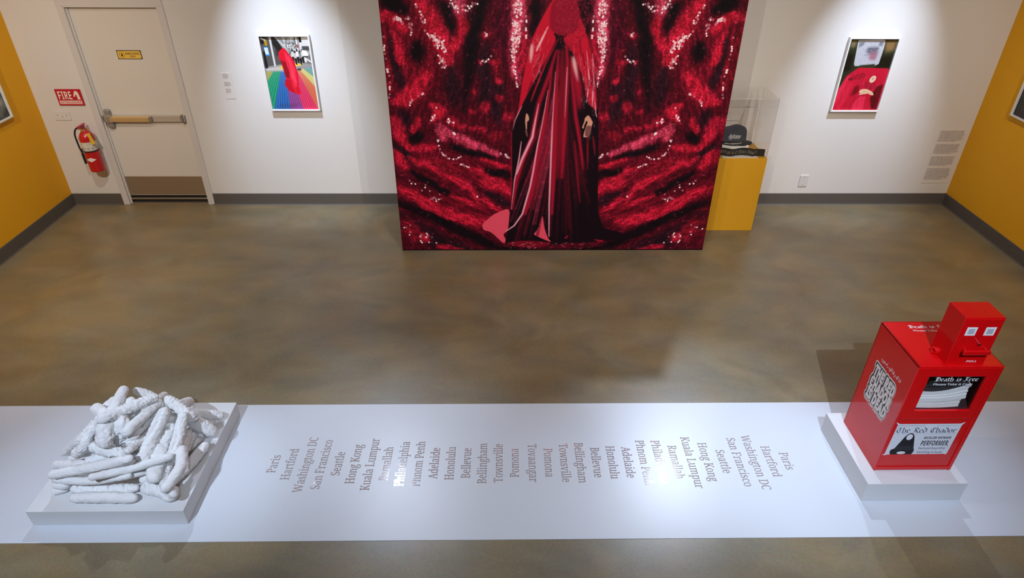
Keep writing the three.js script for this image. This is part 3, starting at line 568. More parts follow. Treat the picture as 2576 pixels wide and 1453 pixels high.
  g.fillStyle = 'rgba(6,4,8,.75)'; g.fillRect(0, h - 1.2 * K, w, 1.2 * K);
});
{
  const t = thing('printed_panel', 'tall freestanding panel printed with a red robed figure before red sequin cloth', 'art panel', 0.508, 0, 5.821);
  obj('board', box(PANEL.w, PANEL.h, 0.018, 0, PANEL.h / 2, 0.0105), std(new THREE.Color(0.12, 0.01, 0.02), 0.7), t);
  obj('print', plane(PANEL.w, PANEL.h, 0, PANEL.h / 2, 0), new THREE.MeshPhysicalMaterial({ map: panelPrint, roughness: 0.55, specularIntensity: 0.2 }), t);
  for (const x of [-1, 1]) obj('rear_brace', [box(0.05, 0.9, 0.05, x, 0.45, 0.046), box(0.05, 0.05, 0.32, x, 0.025, 0.18)], std(0x6b5a48, 0.8), t);
}

// ---------------------------------------------------------------- yellow pedestal with its display case
{
  const t = thing('pedestal', 'yellow painted pedestal half hidden behind the printed panel', 'pedestal', 2.42, 0, 6.47);
  obj('plinth_box', rbox(0.504, 0.816, 0.45, 0, 0.408, 0, 0.003), yellowPaint, t);
  const c = thing('display_case', 'clear acrylic display case standing on the yellow pedestal', 'display case', 2.42, 0.8165, 6.47);
  const w = 0.49, h = 0.594, d = 0.432, q = 0.004;
  obj('front_pane', box(w, h, q, 0, h / 2, -d / 2), pane, c); obj('back_pane', box(w, h, q, 0, h / 2, d / 2), pane, c);
  for (const s of [-1, 1]) obj('side_pane', box(q, h, d - 0.006, (s * w) / 2, h / 2, 0), pane, c);
  obj('top_pane', box(w, q, d, 0, h + 0.003, 0), pane, c);
  const seamMat = std(0xd8d6d2, 0.3); for (const g of [box(w, 0.004, 0.004, 0, h + 0.006, -d / 2), box(0.003, h, 0.003, w / 2, h / 2, -d / 2), box(0.0025, h, 0.0025, w / 2, h / 2, d / 2)]) obj('seam', g, seamMat, c);
  const b = thing('cap_stand', 'white block under the black lettered cap in the display case', 'stand', 2.36, 0.817, 6.43);
  obj('block', rbox(0.27, 0.1, 0.17, 0, 0.05, 0, 0.004), std(0xf2f0ec, 0.7), b);
  // black cap
  const hat = thing('black_hat', 'black cap lettered Agitator with a peak pointing right, inside the case', 'cap', 2.345, 0.918, 6.43);
  const cloth = std(new THREE.Color(0.022, 0.024, 0.028), 0.85);
  const crown = new THREE.LatheGeometry([[1, 0], [1.01, 0.25], [1, 0.55], [0.97, 0.78], [0.91, 0.91], [0.8, 0.975], [0.5, 1], [0.001, 1.01]].map((a) => new THREE.Vector2(...a)), 48), p = crown.attributes.position;
  for (let i = 0; i < p.count; i++) { const x = p.getX(i), y = p.getY(i), z = p.getZ(i); p.setXYZ(i, x * (0.136 - 0.012 * y) + 0.004 * y, y * (0.16 + 0.012 * x + 0.006 * Math.sin(x * 5)), z * 0.1); }
  crown.computeVertexNormals(); obj('crown', crown, cloth, hat);
  const brim = new THREE.CylinderGeometry(1, 1, 1, 40, 1), q2 = brim.attributes.position;
  for (let i = 0; i < q2.count; i++) { const x = q2.getX(i), z = q2.getZ(i), r = x > 0 ? 0.206 : 0.142; q2.setXYZ(i, x * r, q2.getY(i) * 0.008 + 0.012 - 0.012 * Math.max(0, x) - 0.02 * z * z * Math.max(0, x), z * 0.104); }
  brim.computeVertexNormals(); obj('brim', brim, cloth, hat);
  const capText = canvas(512, 320, (g) => {
    g.fillStyle = '#d9d7d3'; g.strokeStyle = '#d9d7d3'; g.save(); g.transform(1, 0.03, -0.1, 1, 30, 0); fitted(g, 'Agitator', 90, 150, 240, 86, 'bold italic'); g.restore(); g.fillRect(108, 170, 30, 9);
    g.lineWidth = 6; for (let x = 50, y = 282; x < 400; x += 9) { g.beginPath(); g.moveTo(x, y + rr(-14, 14) - x * 0.05); g.quadraticCurveTo(x + 8, y + rr(-22, 6) - x * 0.05, x + rr(6, 14), y + rr(-12, 14) - x * 0.05); g.stroke(); }
  });
  const cap = new THREE.PlaneGeometry(0.25, 0.156, 20, 6), cp = cap.attributes.position;
  for (let i = 0; i < cp.count; i++) { const x = cp.getX(i), y = cp.getY(i); cp.setZ(i, 0.1 * Math.sqrt(Math.max(0, 1 - Math.pow(x / 0.142, 2))) + 0.008); }
  cap.computeVertexNormals(); obj('lettering', cap.translate(-0.005, 0.078, 0), decal(capText), hat);
  // black lettered band
  const band = thing('lettered_band', 'wavy black fabric band lettered in white, lying in front of the cap', 'fabric band', 2.42, 0.8165, 6.3);
  const bandText = canvas(1024, 192, (g, w2, h2) => { g.fillStyle = '#17150f'; g.fillRect(0, 0, w2, h2); g.fillStyle = '#8d8a82'; fitted(g, 'What is it You Fear?', 30, 140, 800, 92, 'italic'); });
  const bg = new THREE.PlaneGeometry(0.47, 0.078, 60, 2), b2 = bg.attributes.position;
  for (let i = 0; i < b2.count; i++) { const x = b2.getX(i), y = b2.getY(i), s = Math.sin((x + 0.235) * 27); b2.setXYZ(i, x, y + 0.048 + (x < 0.1 ? 0.008 * s : -0.012 * (x - 0.1) * 8), 0.02 * Math.sin((x + 0.2) * 27) * (x < 0.12 ? 1 : 0.3)); }
  bg.computeVertexNormals(); obj('fabric', bg, printed(bandText, 0.8, { side: THREE.DoubleSide }), band);
  const card = thing('white_card', 'flat white card under the wavy lettered band on the yellow pedestal', 'card', 2.4, 0.8185, 6.36);
  obj('sheet', box(0.36, 0.003, 0.2, 0, 0, 0), std(0xefece6, 0.7), card);
}

// ---------------------------------------------------------------- white floor strip with the city names
{
  const t = thing('floor_strip', 'long white vinyl strip across the floor with city names running along it', 'floor strip', XM, 0, 2.986);
  const vinyl = new THREE.MeshStandardMaterial({ color: new THREE.Color(0.64, 0.68, 0.725), roughness: 0.35 });
  obj('sheet', rbox(W - 0.05, 0.002, 1.145, 0, 0.001, 0, 0.0008), vinyl, t);
  const font = await new FontLoader().loadAsync('fonts/droid/droid_serif_regular.typeface.json');
  const foil = new THREE.MeshStandardMaterial({ color: new THREE.Color(0.76, 0.64, 0.63), roughness: 0.045, metalness: 0.6 });
  const names = ['Paris', 'Hartford', 'Washington DC', 'San Francisco', 'Seattle', 'Hong Kong', 'Kuala Lumpur', 'Ramallah', 'Philadelphia', 'Phnom Penh', 'Adelaide', 'Honolulu', 'Bellevue', 'Bellingham', 'Townsville', 'Pomona', 'Tovaangar'];
  const all = [...names, ...names.slice(0, -1).reverse()], size = 0.062;
  const made = {};
  all.forEach((word, i) => {
    if (!made[word]) {
      const g = new THREE.ExtrudeGeometry(font.generateShapes(word, size), { depth: 0.0008, bevelEnabled: false, curveSegments: 3 });
      g.computeBoundingBox(); const b = g.boundingBox;
      made[word] = g.translate(-(b.max.x + b.min.x) / 2, -size * 0.34, 0).scale(0.74, 0.94, 1).rotateX(-Math.PI / 2);
    }
    const m = obj('city_name', made[word], foil, t);
    m.rotation.y = i < 16 ? Math.PI / 2 : -Math.PI / 2;
    m.position.set(-1.492 + i * 0.10475 - XM, 0.0022, -(2.998 - 2.986));
  });
}

// ---------------------------------------------------------------- plinths
{
  const t = thing('plinth', 'low square white plinth under the pile of white loaves', 'plinth', -2.326, 0.0022, 2.995);
  obj('plinth_box', rbox(0.912, 0.1198, 0.918, 0, 0.0599, 0, 0.002), whitePlinth, t);
  const tx = canvas(256, 32, (g) => { g.fillStyle = '#b9b9bb'; squiggle(g, 4, 12, 248, 9, 8); });
  obj('caption', plane(0.07, 0.009).rotateX(-Math.PI / 2).translate(0.36, 0.1205, 0.37), decal(tx), t);
  const r = thing('plinth', 'low white plinth under the red news box', 'plinth', 2.519, 0.0022, 2.98);
  obj('plinth_box', rbox(0.614, 0.152, 0.615, 0, 0.076, 0, 0.002), whitePlinth, r);
}

// ---------------------------------------------------------------- the pile of plaster loaves
// [label, kind of crust, radius in mm, seed, control points in cm: x, y, depth ...]
const LOAVES = [
  ['frontmost smooth white baguette lying lowest along the front edge of the plinth', 'smooth', 33, 1, -252.9, 15.4, 260.8, -235.5, 15.6, 261.1, -217.7, 15.4, 260.3],
  ['white baguette with short diagonal cuts, second from the front edge of the plinth', 'scored', 31, 2, -256.4, 15.2, 267.6, -238.3, 15.1, 267.9, -220.3, 15.2, 267.9],
  ['white baguette sagging in the middle, just above the scored one at the front left', 'smooth', 24, 3, -266.8, 21.4, 269.4, -244.0, 22.6, 267.2, -220.5, 26.6, 267.5],
  ['long white baguette above the sagging one, its right tip raised', 'smooth', 31, 4, -266.5, 25.9, 269.1, -240.6, 31.0, 270.6, -217.8, 38.1, 270.1],
  ['white baguette poking out furthest left, half under the long front ones', 'smooth', 28, 5, -277.4, 16.4, 285.6, -261.3, 21.5, 281.4, -243.7, 26.7, 278.4],
  ['pale white baguette behind the long front left ones, mostly covered', 'rough', 27, 6, -247.6, 30.1, 276.1, -238.3, 32.0, 277.3, -224.5, 30.9, 278.8, -224.7, 25.5, 283.9],
  ['slim white baguette crossing the front from the centre to the tall split loaf', 'smooth', 25, 7, -238.4, 30.9, 262.8, -219.3, 29.6, 270.2, -209.8, 31.5, 272.5, -198.2, 33.2, 276.2],
  ['thin white baguette tip showing under the slim crossing loaf', 'smooth', 18, 8, -228.5, 18.1, 273.8, -219.5, 24.1, 270.3, -212.9, 22.6, 274.6],
  ['knobbly white baguette end below the scored loaf at the front centre', 'rough', 32, 9, -216.4, 18.6, 271.9, -208.7, 18.1, 275.3, -208.9, 15.4, 283.4],
  ['white baguette with curved cuts lying flat at the front right corner of the pile', 'scored', 38, 10, -214.1, 15.9, 267.4, -205.0, 16.2, 265.7, -196.5, 15.9, 261.7, -196.6, 16.0, 265.7],
  ['bent white baguette like an elbow at the front right of the pile', 'smooth', 34, 11, -195.3, 26.4, 257.8, -192.8, 27.4, 267.0, -192.3, 28.1, 274.4, -194.3, 30.5, 281.5, -198.1, 27.0, 288.7],
  ['white baguette leaning behind the elbow shaped one towards the right edge', 'smooth', 34, 12, -200.6, 15.5, 271.4, -194.7, 16.0, 286.4, -190.6, 17.1, 300.2],
  ['tall white baguette split open lengthwise at the right centre of the pile', 'split', 35, 13, -199.1, 41.0, 302.1, -199.1, 34.6, 291.6, -199.8, 29.5, 281.4, -203.4, 22.8, 283.0],
  ['white baguette standing below the tall split loaf, its foot at the front', 'rough', 29, 14, -208.2, 19.8, 297.7, -203.6, 25.1, 286.6, -203.6, 21.9, 277.0, -203.3, 20.2, 268.9],
  ['thick crusty white baguette with a torn side in the middle of the pile', 'split', 40, 15, -209.0, 45.5, 300.9, -213.0, 36.9, 288.4, -216.3, 29.5, 276.9, -218.1, 26.7, 277.6],
  ['fat white baguette with wide cuts between the torn loaf and the tall split loaf', 'scored', 47, 16, -207.2, 34.0, 299.0, -208.8, 29.5, 285.8, -208.1, 26.4, 275.0, -206.0, 25.3, 266.9],
  ['white baguette slanting down left across the upper centre, below the top loaf', 'smooth', 31, 17, -215.7, 46.3, 308.9, -219.2, 47.0, 294.8, -221.1, 48.6, 282.3, -223.8, 45.8, 283.1],
  ['topmost white baguette lying across the upper left of the pile', 'rough', 33, 18, -216.1, 51.5, 307.7, -224.0, 52.7, 298.6, -230.0, 54.1, 290.9, -234.4, 56.3, 284.8, -236.9, 54.8, 285.6],
  ['white baguette slanting down right near the top, its rounded upper tip free', 'rough', 37, 19, -211.4, 45.4, 312.3, -205.4, 41.7, 309.6, -198.0, 36.8, 306.5, -198.6, 27.7, 311.7],
  ['white baguette continuing down the right slope, half shaded', 'smooth', 45, 20, -211.6, 30.2, 316.8, -203.7, 33.3, 310.2, -195.8, 25.5, 310.4, -189.5, 18.8, 310.6],
  ['white baguette sticking out furthest right near the back of the plinth', 'rough', 32, 21, -213.9, 20.9, 325.0, -205.6, 25.4, 320.2, -197.9, 21.4, 324.4, -190.9, 16.7, 327.3],
  ['round white baguette end peeking over the back right of the pile', 'smooth', 36, 22, -212.9, 34.3, 317.0, -211.2, 28.7, 326.7, -215.0, 19.8, 337.9],
  ['shaded white baguette in the hollow at the right rear of the pile', 'smooth', 27, 23, -210.4, 15.2, 319.9, -202.9, 19.8, 316.2, -195.3, 14.8, 323.7],
  ['white baguette pointing up highest at the upper left of the pile', 'smooth', 34, 24, -236.1, 54.3, 311.9, -235.1, 54.0, 303.7, -235.0, 52.9, 293.9, -240.3, 46.1, 295.6],
  ['white baguette beside the highest pointing one, a little lower', 'smooth', 30, 25, -239.7, 51.1, 306.3, -247.7, 44.7, 304.4, -256.9, 35.5, 310.1],
  ['stubby white baguette end sticking out left near the top', 'smooth', 39, 26, -249.6, 48.8, 301.0, -239.6, 49.1, 294.2, -240.8, 43.0, 298.0],
  ['white baguette with cuts standing behind the topmost loaf', 'scored', 29, 27, -228.5, 52.2, 304.4, -233.1, 47.3, 299.2, -240.9, 38.2, 302.8],
  ['pointed white baguette tip at the very back behind the topmost loaf', 'smooth', 28, 28, -234.4, 46.5, 319.5, -226.5, 39.5, 320.7, -220.0, 36.0, 310.0],
  ['rounded white baguette end showing behind the topmost loaf\'s right tip', 'smooth', 28, 29, -229.6, 26.8, 337.2, -223.0, 40.2, 314.9, -224.8, 38.3, 316.4],
  ['white baguette sliding down the left slope, upper of two side by side', 'rough', 25, 30, -246.6, 45.6, 292.6, -250.2, 42.1, 289.0, -253.5, 38.9, 285.7, -261.9, 29.7, 289.1],
  ['white baguette sliding down the left slope, lower of two side by side', 'rough', 29, 31, -243.5, 47.5, 290.1, -245.5, 44.5, 284.4, -247.7, 40.4, 277.3, -254.6, 31.6, 279.4],
  ['thin white baguette at the far left, its tip resting near the plinth', 'smooth', 24, 32, -253.8, 38.2, 290.2, -266.1, 26.7, 293.8, -279.1, 14.8, 296.3],
  ['round white baguette end at the left foot of the slope', 'smooth', 34, 33, -255.6, 33.0, 279.2, -248.0, 36.8, 281.3, -249.2, 32.4, 288.7],
  ['fattest white loaf end facing forward at the left centre of the pile', 'rough', 50, 34, -241.7, 45.5, 294.8, -235.3, 49.4, 284.3, -234.1, 46.8, 279.9, -232.8, 45.0, 276.5],
  ['pointed white loaf tip resting on the fattest loaf end', 'smooth', 27, 35, -234.6, 46.5, 290.5, -239.4, 45.8, 288.5, -249.2, 38.7, 293.1],
  ['pale white loaf end facing forward to the right of the fattest one', 'rough', 38, 36, -230.5, 47.6, 294.7, -226.8, 49.5, 286.8, -228.9, 43.7, 285.1, -229.9, 37.4, 283.7],
  ['short white baguette lying across beneath the forward facing loaf ends', 'rough', 33, 37, -249.3, 34.3, 284.3, -239.3, 39.5, 277.4, -232.1, 37.5, 276.3, -225.0, 36.5, 276.2],
  ['white baguette with a ring cut, upper centre left of the slanting loaf', 'scored', 37, 38, -230.0, 43.0, 308.7, -227.2, 47.0, 298.3, -230.2, 44.1, 293.5, -231.7, 41.8, 290.3],
  ['small rounded white loaf end under the slanting centre loaf', 'rough', 29, 39, -223.3, 39.7, 293.0, -220.9, 42.4, 285.3, -224.5, 37.0, 283.5],
  ['narrow white baguette rising right from the centre hollow', 'rough', 25, 40, -220.3, 39.6, 274.8, -219.3, 37.9, 282.1, -218.6, 35.6, 288.6, -223.1, 27.3, 299.7],
  ['shaded white baguette with cuts under the slanting centre loaf', 'scored', 30, 41, -213.9, 40.6, 311.4, -218.2, 40.3, 300.6, -223.3, 39.1, 289.0, -228.1, 34.3, 290.4],
  ['shaded white baguette left of the torn loaf, second layer', 'smooth', 33, 42, -217.1, 36.0, 306.3, -220.7, 35.2, 295.7, -223.1, 32.3, 288.6, -229.6, 24.0, 290.7],
  ['shaded white baguette behind the torn loaf near the top', 'smooth', 41, 43, -210.4, 29.5, 311.8, -211.2, 36.6, 304.4, -216.2, 33.5, 307.7],
  ['shaded white baguette right of the tall split loaf', 'smooth', 32, 44, -205.2, 23.9, 315.1, -200.8, 25.4, 300.7, -197.6, 26.4, 286.4, -198.6, 24.5, 286.9],
  ['white baguette leaning in the right hollow, its cut upper end lit', 'rough', 29, 45, -200.1, 20.8, 309.9, -199.7, 21.1, 300.4, -199.0, 21.6, 289.9, -203.2, 15.1, 291.5],
  ['small white loaf end in the right hollow above the leaning one', 'smooth', 27, 46, -197.8, 14.8, 309.9, -200.0, 16.6, 302.4, -205.7, 14.9, 304.4],
  ['small white baguette tip low in the right hollow', 'smooth', 22, 47, -197.2, 17.7, 300.3, -201.7, 17.0, 296.5, -209.9, 14.4, 299.9],
  ['round white loaf end at the front right foot of the pile', 'smooth', 31, 48, -206.1, 15.3, 272.9, -197.9, 21.9, 263.5, -192.0, 20.8, 258.3],
  ['thin white baguette end at the left front corner under the sagging one', 'smooth', 24, 49, -268.0, 14.5, 266.6, -262.8, 14.5, 269.0, -264.0, 14.6, 276.7],
  ['short white loaf stub at the far left below the sagging one', 'smooth', 21, 50, -267.0, 18.1, 268.0, -261.0, 18.3, 267.5, -261.8, 14.3, 272.9],
  ['white baguette tucked in the dark gap at the left centre', 'smooth', 32, 51, -256.5, 28.1, 284.3, -241.7, 33.6, 282.2, -242.5, 28.7, 287.7],
];
const plasterBump = noiseTexture(128, 128, (u, v) => { const k = 128 + 60 * fbm(u * 9, v * 9, 3) + 30 * n2(u * 60, v * 60); return [k, k, k]; });
const plaster = new THREE.MeshStandardMaterial({ color: new THREE.Color(0.86, 0.86, 0.85), roughness: 0.9, bumpMap: plasterBump, bumpScale: 0.003 });
function makeLoaf([label, kind, rmm, sd, ...c]) {
  const R = rmm / 1000, pts = []; for (let i = 0; i < c.length; i += 3) pts.push(V(c[i] / 100, c[i + 1] / 100, c[i + 2] / 100));
  const a = pts[0], b = pts[pts.length - 1], ext = R * 0.75;
  a.add(a.clone().sub(pts[1]).normalize().multiplyScalar(ext)); b.add(b.clone().sub(pts[pts.length - 2]).normalize().multiplyScalar(ext));
  const centre = pts.reduce((s, p) => s.add(p), new THREE.Vector3()).multiplyScalar(1 / pts.length);
  const curve = pts.length > 2 ? new THREE.CatmullRomCurve3(pts, false, 'centripetal') : new THREE.LineCurve3(a, b), len = curve.getLength();
  const N = 92, M = 28, pos = [], uv = [], idx = [], rough = kind === 'rough' ? 0.19 : kind === 'split' ? 0.13 : 0.085, cuts = [];
  if (kind === 'scored') for (let k = 0.16; k < 0.9; k += 0.034 / len * 1.9 + 0.06) cuts.push(k + (((sd * 13 + k * 100) % 7) - 3) * 0.004);
  const up = new THREE.Vector3(0, 1, 0.35).normalize(), P = new THREE.Vector3(), T = new THREE.Vector3(), X = new THREE.Vector3(), Y = new THREE.Vector3(), Q = new THREE.Vector3();
  for (let i = 0; i <= N; i++) {
    const e = i / N, s = 0.5 - 0.5 * Math.cos(Math.PI * (0.15 * e + 0.85 * (e < 0.5 ? e * (1 + 0.0 * e) : e)));
    const q = Math.min(0.9999, Math.max(0.0001, s)), l = Math.min(q, 1 - q) * len, cap = Math.min(1, l / (R * 1.35)), prof = Math.sqrt(Math.max(0, 1 - Math.pow(1 - cap, 2.3))) * (0.86 + 0.14 * Math.sin(Math.PI * q));
    curve.getPointAt(q, P); curve.getTangentAt(q, T); X.crossVectors(T, up).normalize(); Y.crossVectors(X, T).normalize();
    for (let j = 0; j <= M; j++) {
      const th = (j / M) * 2 * Math.PI, cx = Math.cos(th), cy = Math.sin(th);
      let r = R * prof; const topw = Math.max(0, cy);
      const nx = Math.cos(th) * 1.3, ny = Math.sin(th) * 1.3, along = (q * len) / R;
      r *= 1 + 0.07 * n3(nx * 0.6 + sd, ny * 0.6, along * 0.5) + rough * n3(nx * 1.6, ny * 1.6 + sd, along * 1.5) + rough * 0.5 * n3(nx * 4 + sd, ny * 4, along * 3.4);
      for (const k of cuts) { const d = ((q - k) * len - 0.5 * R * cx) / (0.0085), f = Math.exp(-d * d); r -= R * 0.5 * f * topw * prof; r += R * 0.1 * Math.exp(-Math.pow(d - 1.7, 2)) * topw * prof; }
      if (kind === 'split') { const d = (cx - 0.25 * Math.sin(along * 0.8 + sd) - 0.12 * n3(along * 1.4, sd, 3)) / 0.28, inr = Math.min(1, Math.min(q, 1 - q) * 8); r -= R * (0.3 + 0.16 * n3(along * 1.8, sd, cx * 3)) * Math.exp(-d * d * d * d) * topw * inr; r += R * 0.13 * Math.exp(-Math.pow(Math.abs(d) - 1.25, 2) * 6) * topw * inr; }
      Q.copy(P).addScaledVector(X, cx * r).addScaledVector(Y, cy * r * 0.94).sub(centre);
      pos.push(Q.x, Q.y, Q.z); uv.push((j / M) * 2 * Math.PI * R * 8, q * len * 8);
    }
  }
  for (let i = 0; i < N; i++) for (let j = 0; j < M; j++) { const p = i * (M + 1) + j, o = p + M + 1; idx.push(p, p + 1, o, p + 1, o + 1, o); }
  const g = new THREE.BufferGeometry(); g.setAttribute('position', new THREE.Float32BufferAttribute(pos, 3)); g.setAttribute('uv', new THREE.Float32BufferAttribute(uv, 2)); g.setIndex(idx); g.computeVertexNormals();
  const nn = g.attributes.normal; for (let i = 0; i <= N; i++) { const p = i * (M + 1), o = p + M; for (const k of [0, 1, 2]) { const s = nn.array[p * 3 + k] + nn.array[o * 3 + k]; nn.array[p * 3 + k] = nn.array[o * 3 + k] = s / 2; } }
  const m = obj('loaf', g, plaster); m.position.copy(centre);
  return tag(m, label, 'loaf', 'white plaster loaves piled on the left plinth');
}
LOAVES.forEach(makeLoaf);

// ---------------------------------------------------------------- the red news box
{
  const bx0 = 2.293, bx1 = 2.772, df = 2.776, db = 3.205, by = 0.1545, bt = 0.985, cx = (bx0 + bx1) / 2, cd = (df + db) / 2, w = bx1 - bx0, d = db - df, h = bt - by;
  const t = thing('news_box', 'glossy red newspaper vending box with a coin head on the right plinth', 'newspaper box', cx, by, cd);
  const X = (x) => x - cx, Y = (y) => y - by, D = (q) => q - cd;
  // shell: sides, back, roof, floor, shelf
  obj('body', [rbox(0.012, h, d, X(bx0) + 0.006, h / 2, 0, 0.005), rbox(0.012, h, d, X(bx1) - 0.006, h / 2, 0, 0.005), rbox(w, h, 0.012, 0, h / 2, d / 2 - 0.006, 0.004), rbox(w, 0.014, d, 0, h - 0.007, 0, 0.005), box(w - 0.02, 0.012, d - 0.02, 0, Y(0.645), 0), rbox(w - 0.03, Y(0.60) - 0.03, 0.012, 0, (Y(0.60) + 0.03) / 2, D(df) + 0.012, 0.003)], redPaint, t);
  obj('base', [box(w - 0.012, 0.036, d - 0.012, 0, 0.018, 0)], redShade, t);  // darker red puts the shadow along the recessed foot into the colour
  obj('lining', [box(w - 0.028, 0.005, d - 0.03, 0, Y(0.654), 0.0), box(w - 0.028, 0.3, 0.004, 0, Y(0.81), d / 2 - 0.016), box(0.004, 0.3, d - 0.03, X(bx0) + 0.015, Y(0.81), 0), box(0.004, 0.3, d - 0.03, X(bx1) - 0.015, Y(0.81), 0)], std(new THREE.Color(0.03, 0.012, 0.016), 0.8), t);
  const rail = obj('front_rail', [rbox(0.022, h - 0.01, 0.02, X(bx1) - 0.013, h / 2, D(df) + 0.008, 0.004), rbox(w - 0.01, 0.03, 0.014, 0, 0.02, D(df) + 0.008, 0.004)], redPaint, t);
  // door with its window
  const dr = new THREE.Group(); dr.name = 'door'; dr.position.set(0, 0, -D(df)); t.add(dr);
  const s = new THREE.Shape([[X(bx0) + 0.004, Y(0.604)], [X(2.742), Y(0.604)], [X(2.742), Y(0.972)], [X(bx0) + 0.004, Y(0.972)]].map((p) => new THREE.Vector2(...p)));
  s.holes.push(new THREE.Path([[X(2.373), Y(0.655)], [X(2.373), Y(0.917)], [X(2.7), Y(0.917)], [X(2.7), Y(0.655)]].map((p) => new THREE.Vector2(...p))));
  obj('door_panel', new THREE.ExtrudeGeometry(s, { depth: 0.012, bevelEnabled: true, bevelSize: 0.002, bevelThickness: 0.002, bevelSegments: 2 }).translate(0, 0, -0.012), redPaint, dr);
  obj('window_pane', box(0.34, 0.275, 0.003, X(2.5365), Y(0.786), 0.012), pane, dr);
  const wt = canvas(1024, 300, (g) => { g.fillStyle = g.strokeStyle = '#f2f2f0'; blackletter(g, 'Death is Free', 30, 130, 118, 960, 0.07); g.fillStyle = '#e6e6e6'; fitted(g, 'Please Take A Copy', 30, 250, 880, 60); });
  obj('window_lettering', plane(0.262, 0.077, X(2.545), Y(0.868), 0.0085), decal(wt), dr);
  for (const [x, y] of [[2.36, 0.93], [2.43, 0.928], [2.36, 0.79], [2.36, 0.648], [2.53, 0.645], [2.66, 0.645], [2.712, 0.69], [2.712, 0.9]]) obj('screw', new THREE.SphereGeometry(0.004, 10, 6).scale(1, 1, 0.5).translate(X(x), Y(y), 0.003), redPaint, dr);
  obj('hinge', cyl(0.006, 0.006, w - 0.06, 0, 0, 0, 12).rotateZ(Math.PI / 2).translate(-0.012, Y(0.6), -0.002), redPaint, dr);
  // coin head
  const hx0 = 2.452, hx1 = 2.668, hd0 = 2.803, hd1 = 2.958, ht = 1.296, hcx = (hx0 + hx1) / 2;
  const head = new THREE.Group(); head.name = 'coin_head'; head.position.set(X(hcx), h, -D((hd0 + hd1) / 2)); t.add(head);
  const hw = hx1 - hx0, hd = hd1 - hd0, hh = ht - bt;
  obj('housing', [rbox(hw, hh, hd, 0, hh / 2, 0, 0.005)], redPaint, head);
  obj('cover_plate', rbox(hw - 0.03, hh - 0.12, 0.004, 0, hh / 2 + 0.05, -hd / 2 - 0.001, 0.0015), redPaint, head);
  for (const x of [2.5085, 2.6105]) { const st = obj('sticker', rbox(0.056, 0.055, 0.0012, X(x) - X(hcx), 1.209 - bt, -hd / 2 - 0.0035, 0.0005), std(0xf1f1ee, 0.5), head); st.userData.label = 'white square sticker with a blank grey field'; obj('sticker_field', box(0.034, 0.034, 0.0006, X(x) - X(hcx), 1.209 - bt, -hd / 2 - 0.0044), std(0xb4b6be, 0.6), head); }
  obj('screw', [cyl(0.006, 0.006, 0.02, 0, 0, 0, 14).rotateX(Math.PI / 2).translate(0.019, 1.13 - bt, hd / 2 + 0.008)], chrome, head);
  obj('thread', new THREE.TubeGeometry(new THREE.CatmullRomCurve3([new THREE.Vector3(0.017, 1.134 - bt, hd / 2 + 0.016), new THREE.Vector3(0.0, 1.15 - bt, hd / 2 + 0.01), new THREE.Vector3(-0.014, 1.168 - bt, hd / 2 + 0.004)]), 10, 0.0012, 6), std(0xd86a6a, 0.6), head);
  const hs = [];
  hs.push(rbox(0.15, 0.03, 0.014, 0.012, 1.084 - bt, -hd / 2 - 0.03, 0.006));
  for (const x of [-0.045, 0.07]) hs.push(rbox(0.016, 0.028, 0.034, x, 1.084 - bt, -hd / 2 - 0.015, 0.006));
  obj('pull_handle', hs, redPaint, head);
  const pt = canvas(256, 80, (g) => { g.fillStyle = '#f6ecec'; fitted(g, 'PULL', 10, 68, 232, 58, 'bold', 'sans-serif', -0.2); });
  obj('pull_lettering', plane(0.066, 0.019, 2.588 - hcx, 1.004 - bt, -hd / 2 - 0.0032), decal(pt), head);
  const lug = [];
  lug.push(new THREE.TorusGeometry(0.014, 0.006, 10, 24).rotateY(Math.PI / 2).rotateY(0.35).translate(-hw / 2 - 0.02, 0.022, -0.015), rbox(0.02, 0.03, 0.03, -hw / 2 - 0.006, 0.02, 0.015, 0.006), new THREE.CylinderGeometry(0.019, 0.019, 0.018, 20, 1, true).rotateZ(Math.PI / 2).translate(-hw / 2 - 0.008, 0.022, -0.015));
  obj('lock_lug', lug, redPaint, head);
  // lettering on roof, side and front
  const rt = canvas(1024, 300, (g) => { g.fillStyle = g.strokeStyle = '#f2e6e4'; blackletter(g, 'Death is Free', 30, 140, 118, 960, 0.07); g.fillStyle = '#ecd0cc'; fitted(g, 'Please Take A Copy', 60, 262, 900, 62); });
  obj('roof_lettering', plane(0.27, 0.079).rotateX(-Math.PI / 2).translate(X(2.553), h + 0.0007, -D(3.131)), decal(rt), t);
  const side = canvas(768, 1024, (g, W2, H2) => {
    // the panel covers 0.29 m of depth and 0.386 m of height; reading direction runs from the back towards the front
    const k = W2 / 0.29, y0 = (y) => (0.83 - y) * k;
    g.fillStyle = '#f3dfe0'; g.strokeStyle = '#f3dfe0';
    // Arabic line, written from right to left
    const A = (path, lw = 9) => { g.lineWidth = lw; g.beginPath(); path.forEach(([x, y], i) => (i ? g.lineTo(x, y) : g.moveTo(x, y))); g.stroke(); }, dot = (x, y) => { g.beginPath(); g.arc(x, y, 6, 0, 7); g.fill(); };
    let x = 706; const b = y0(0.793), alef = () => { A([[x, b - 58], [x, b]]); x -= 17; }, tooth = (n, below) => { A([[x + 8, b], [x + 2, b - 20], [x - 2, b], [x - 14, b]]); for (let i = 0; i < n; i++) dot(x - i * 15, below ? b + 22 : b - 36); x -= 22; };
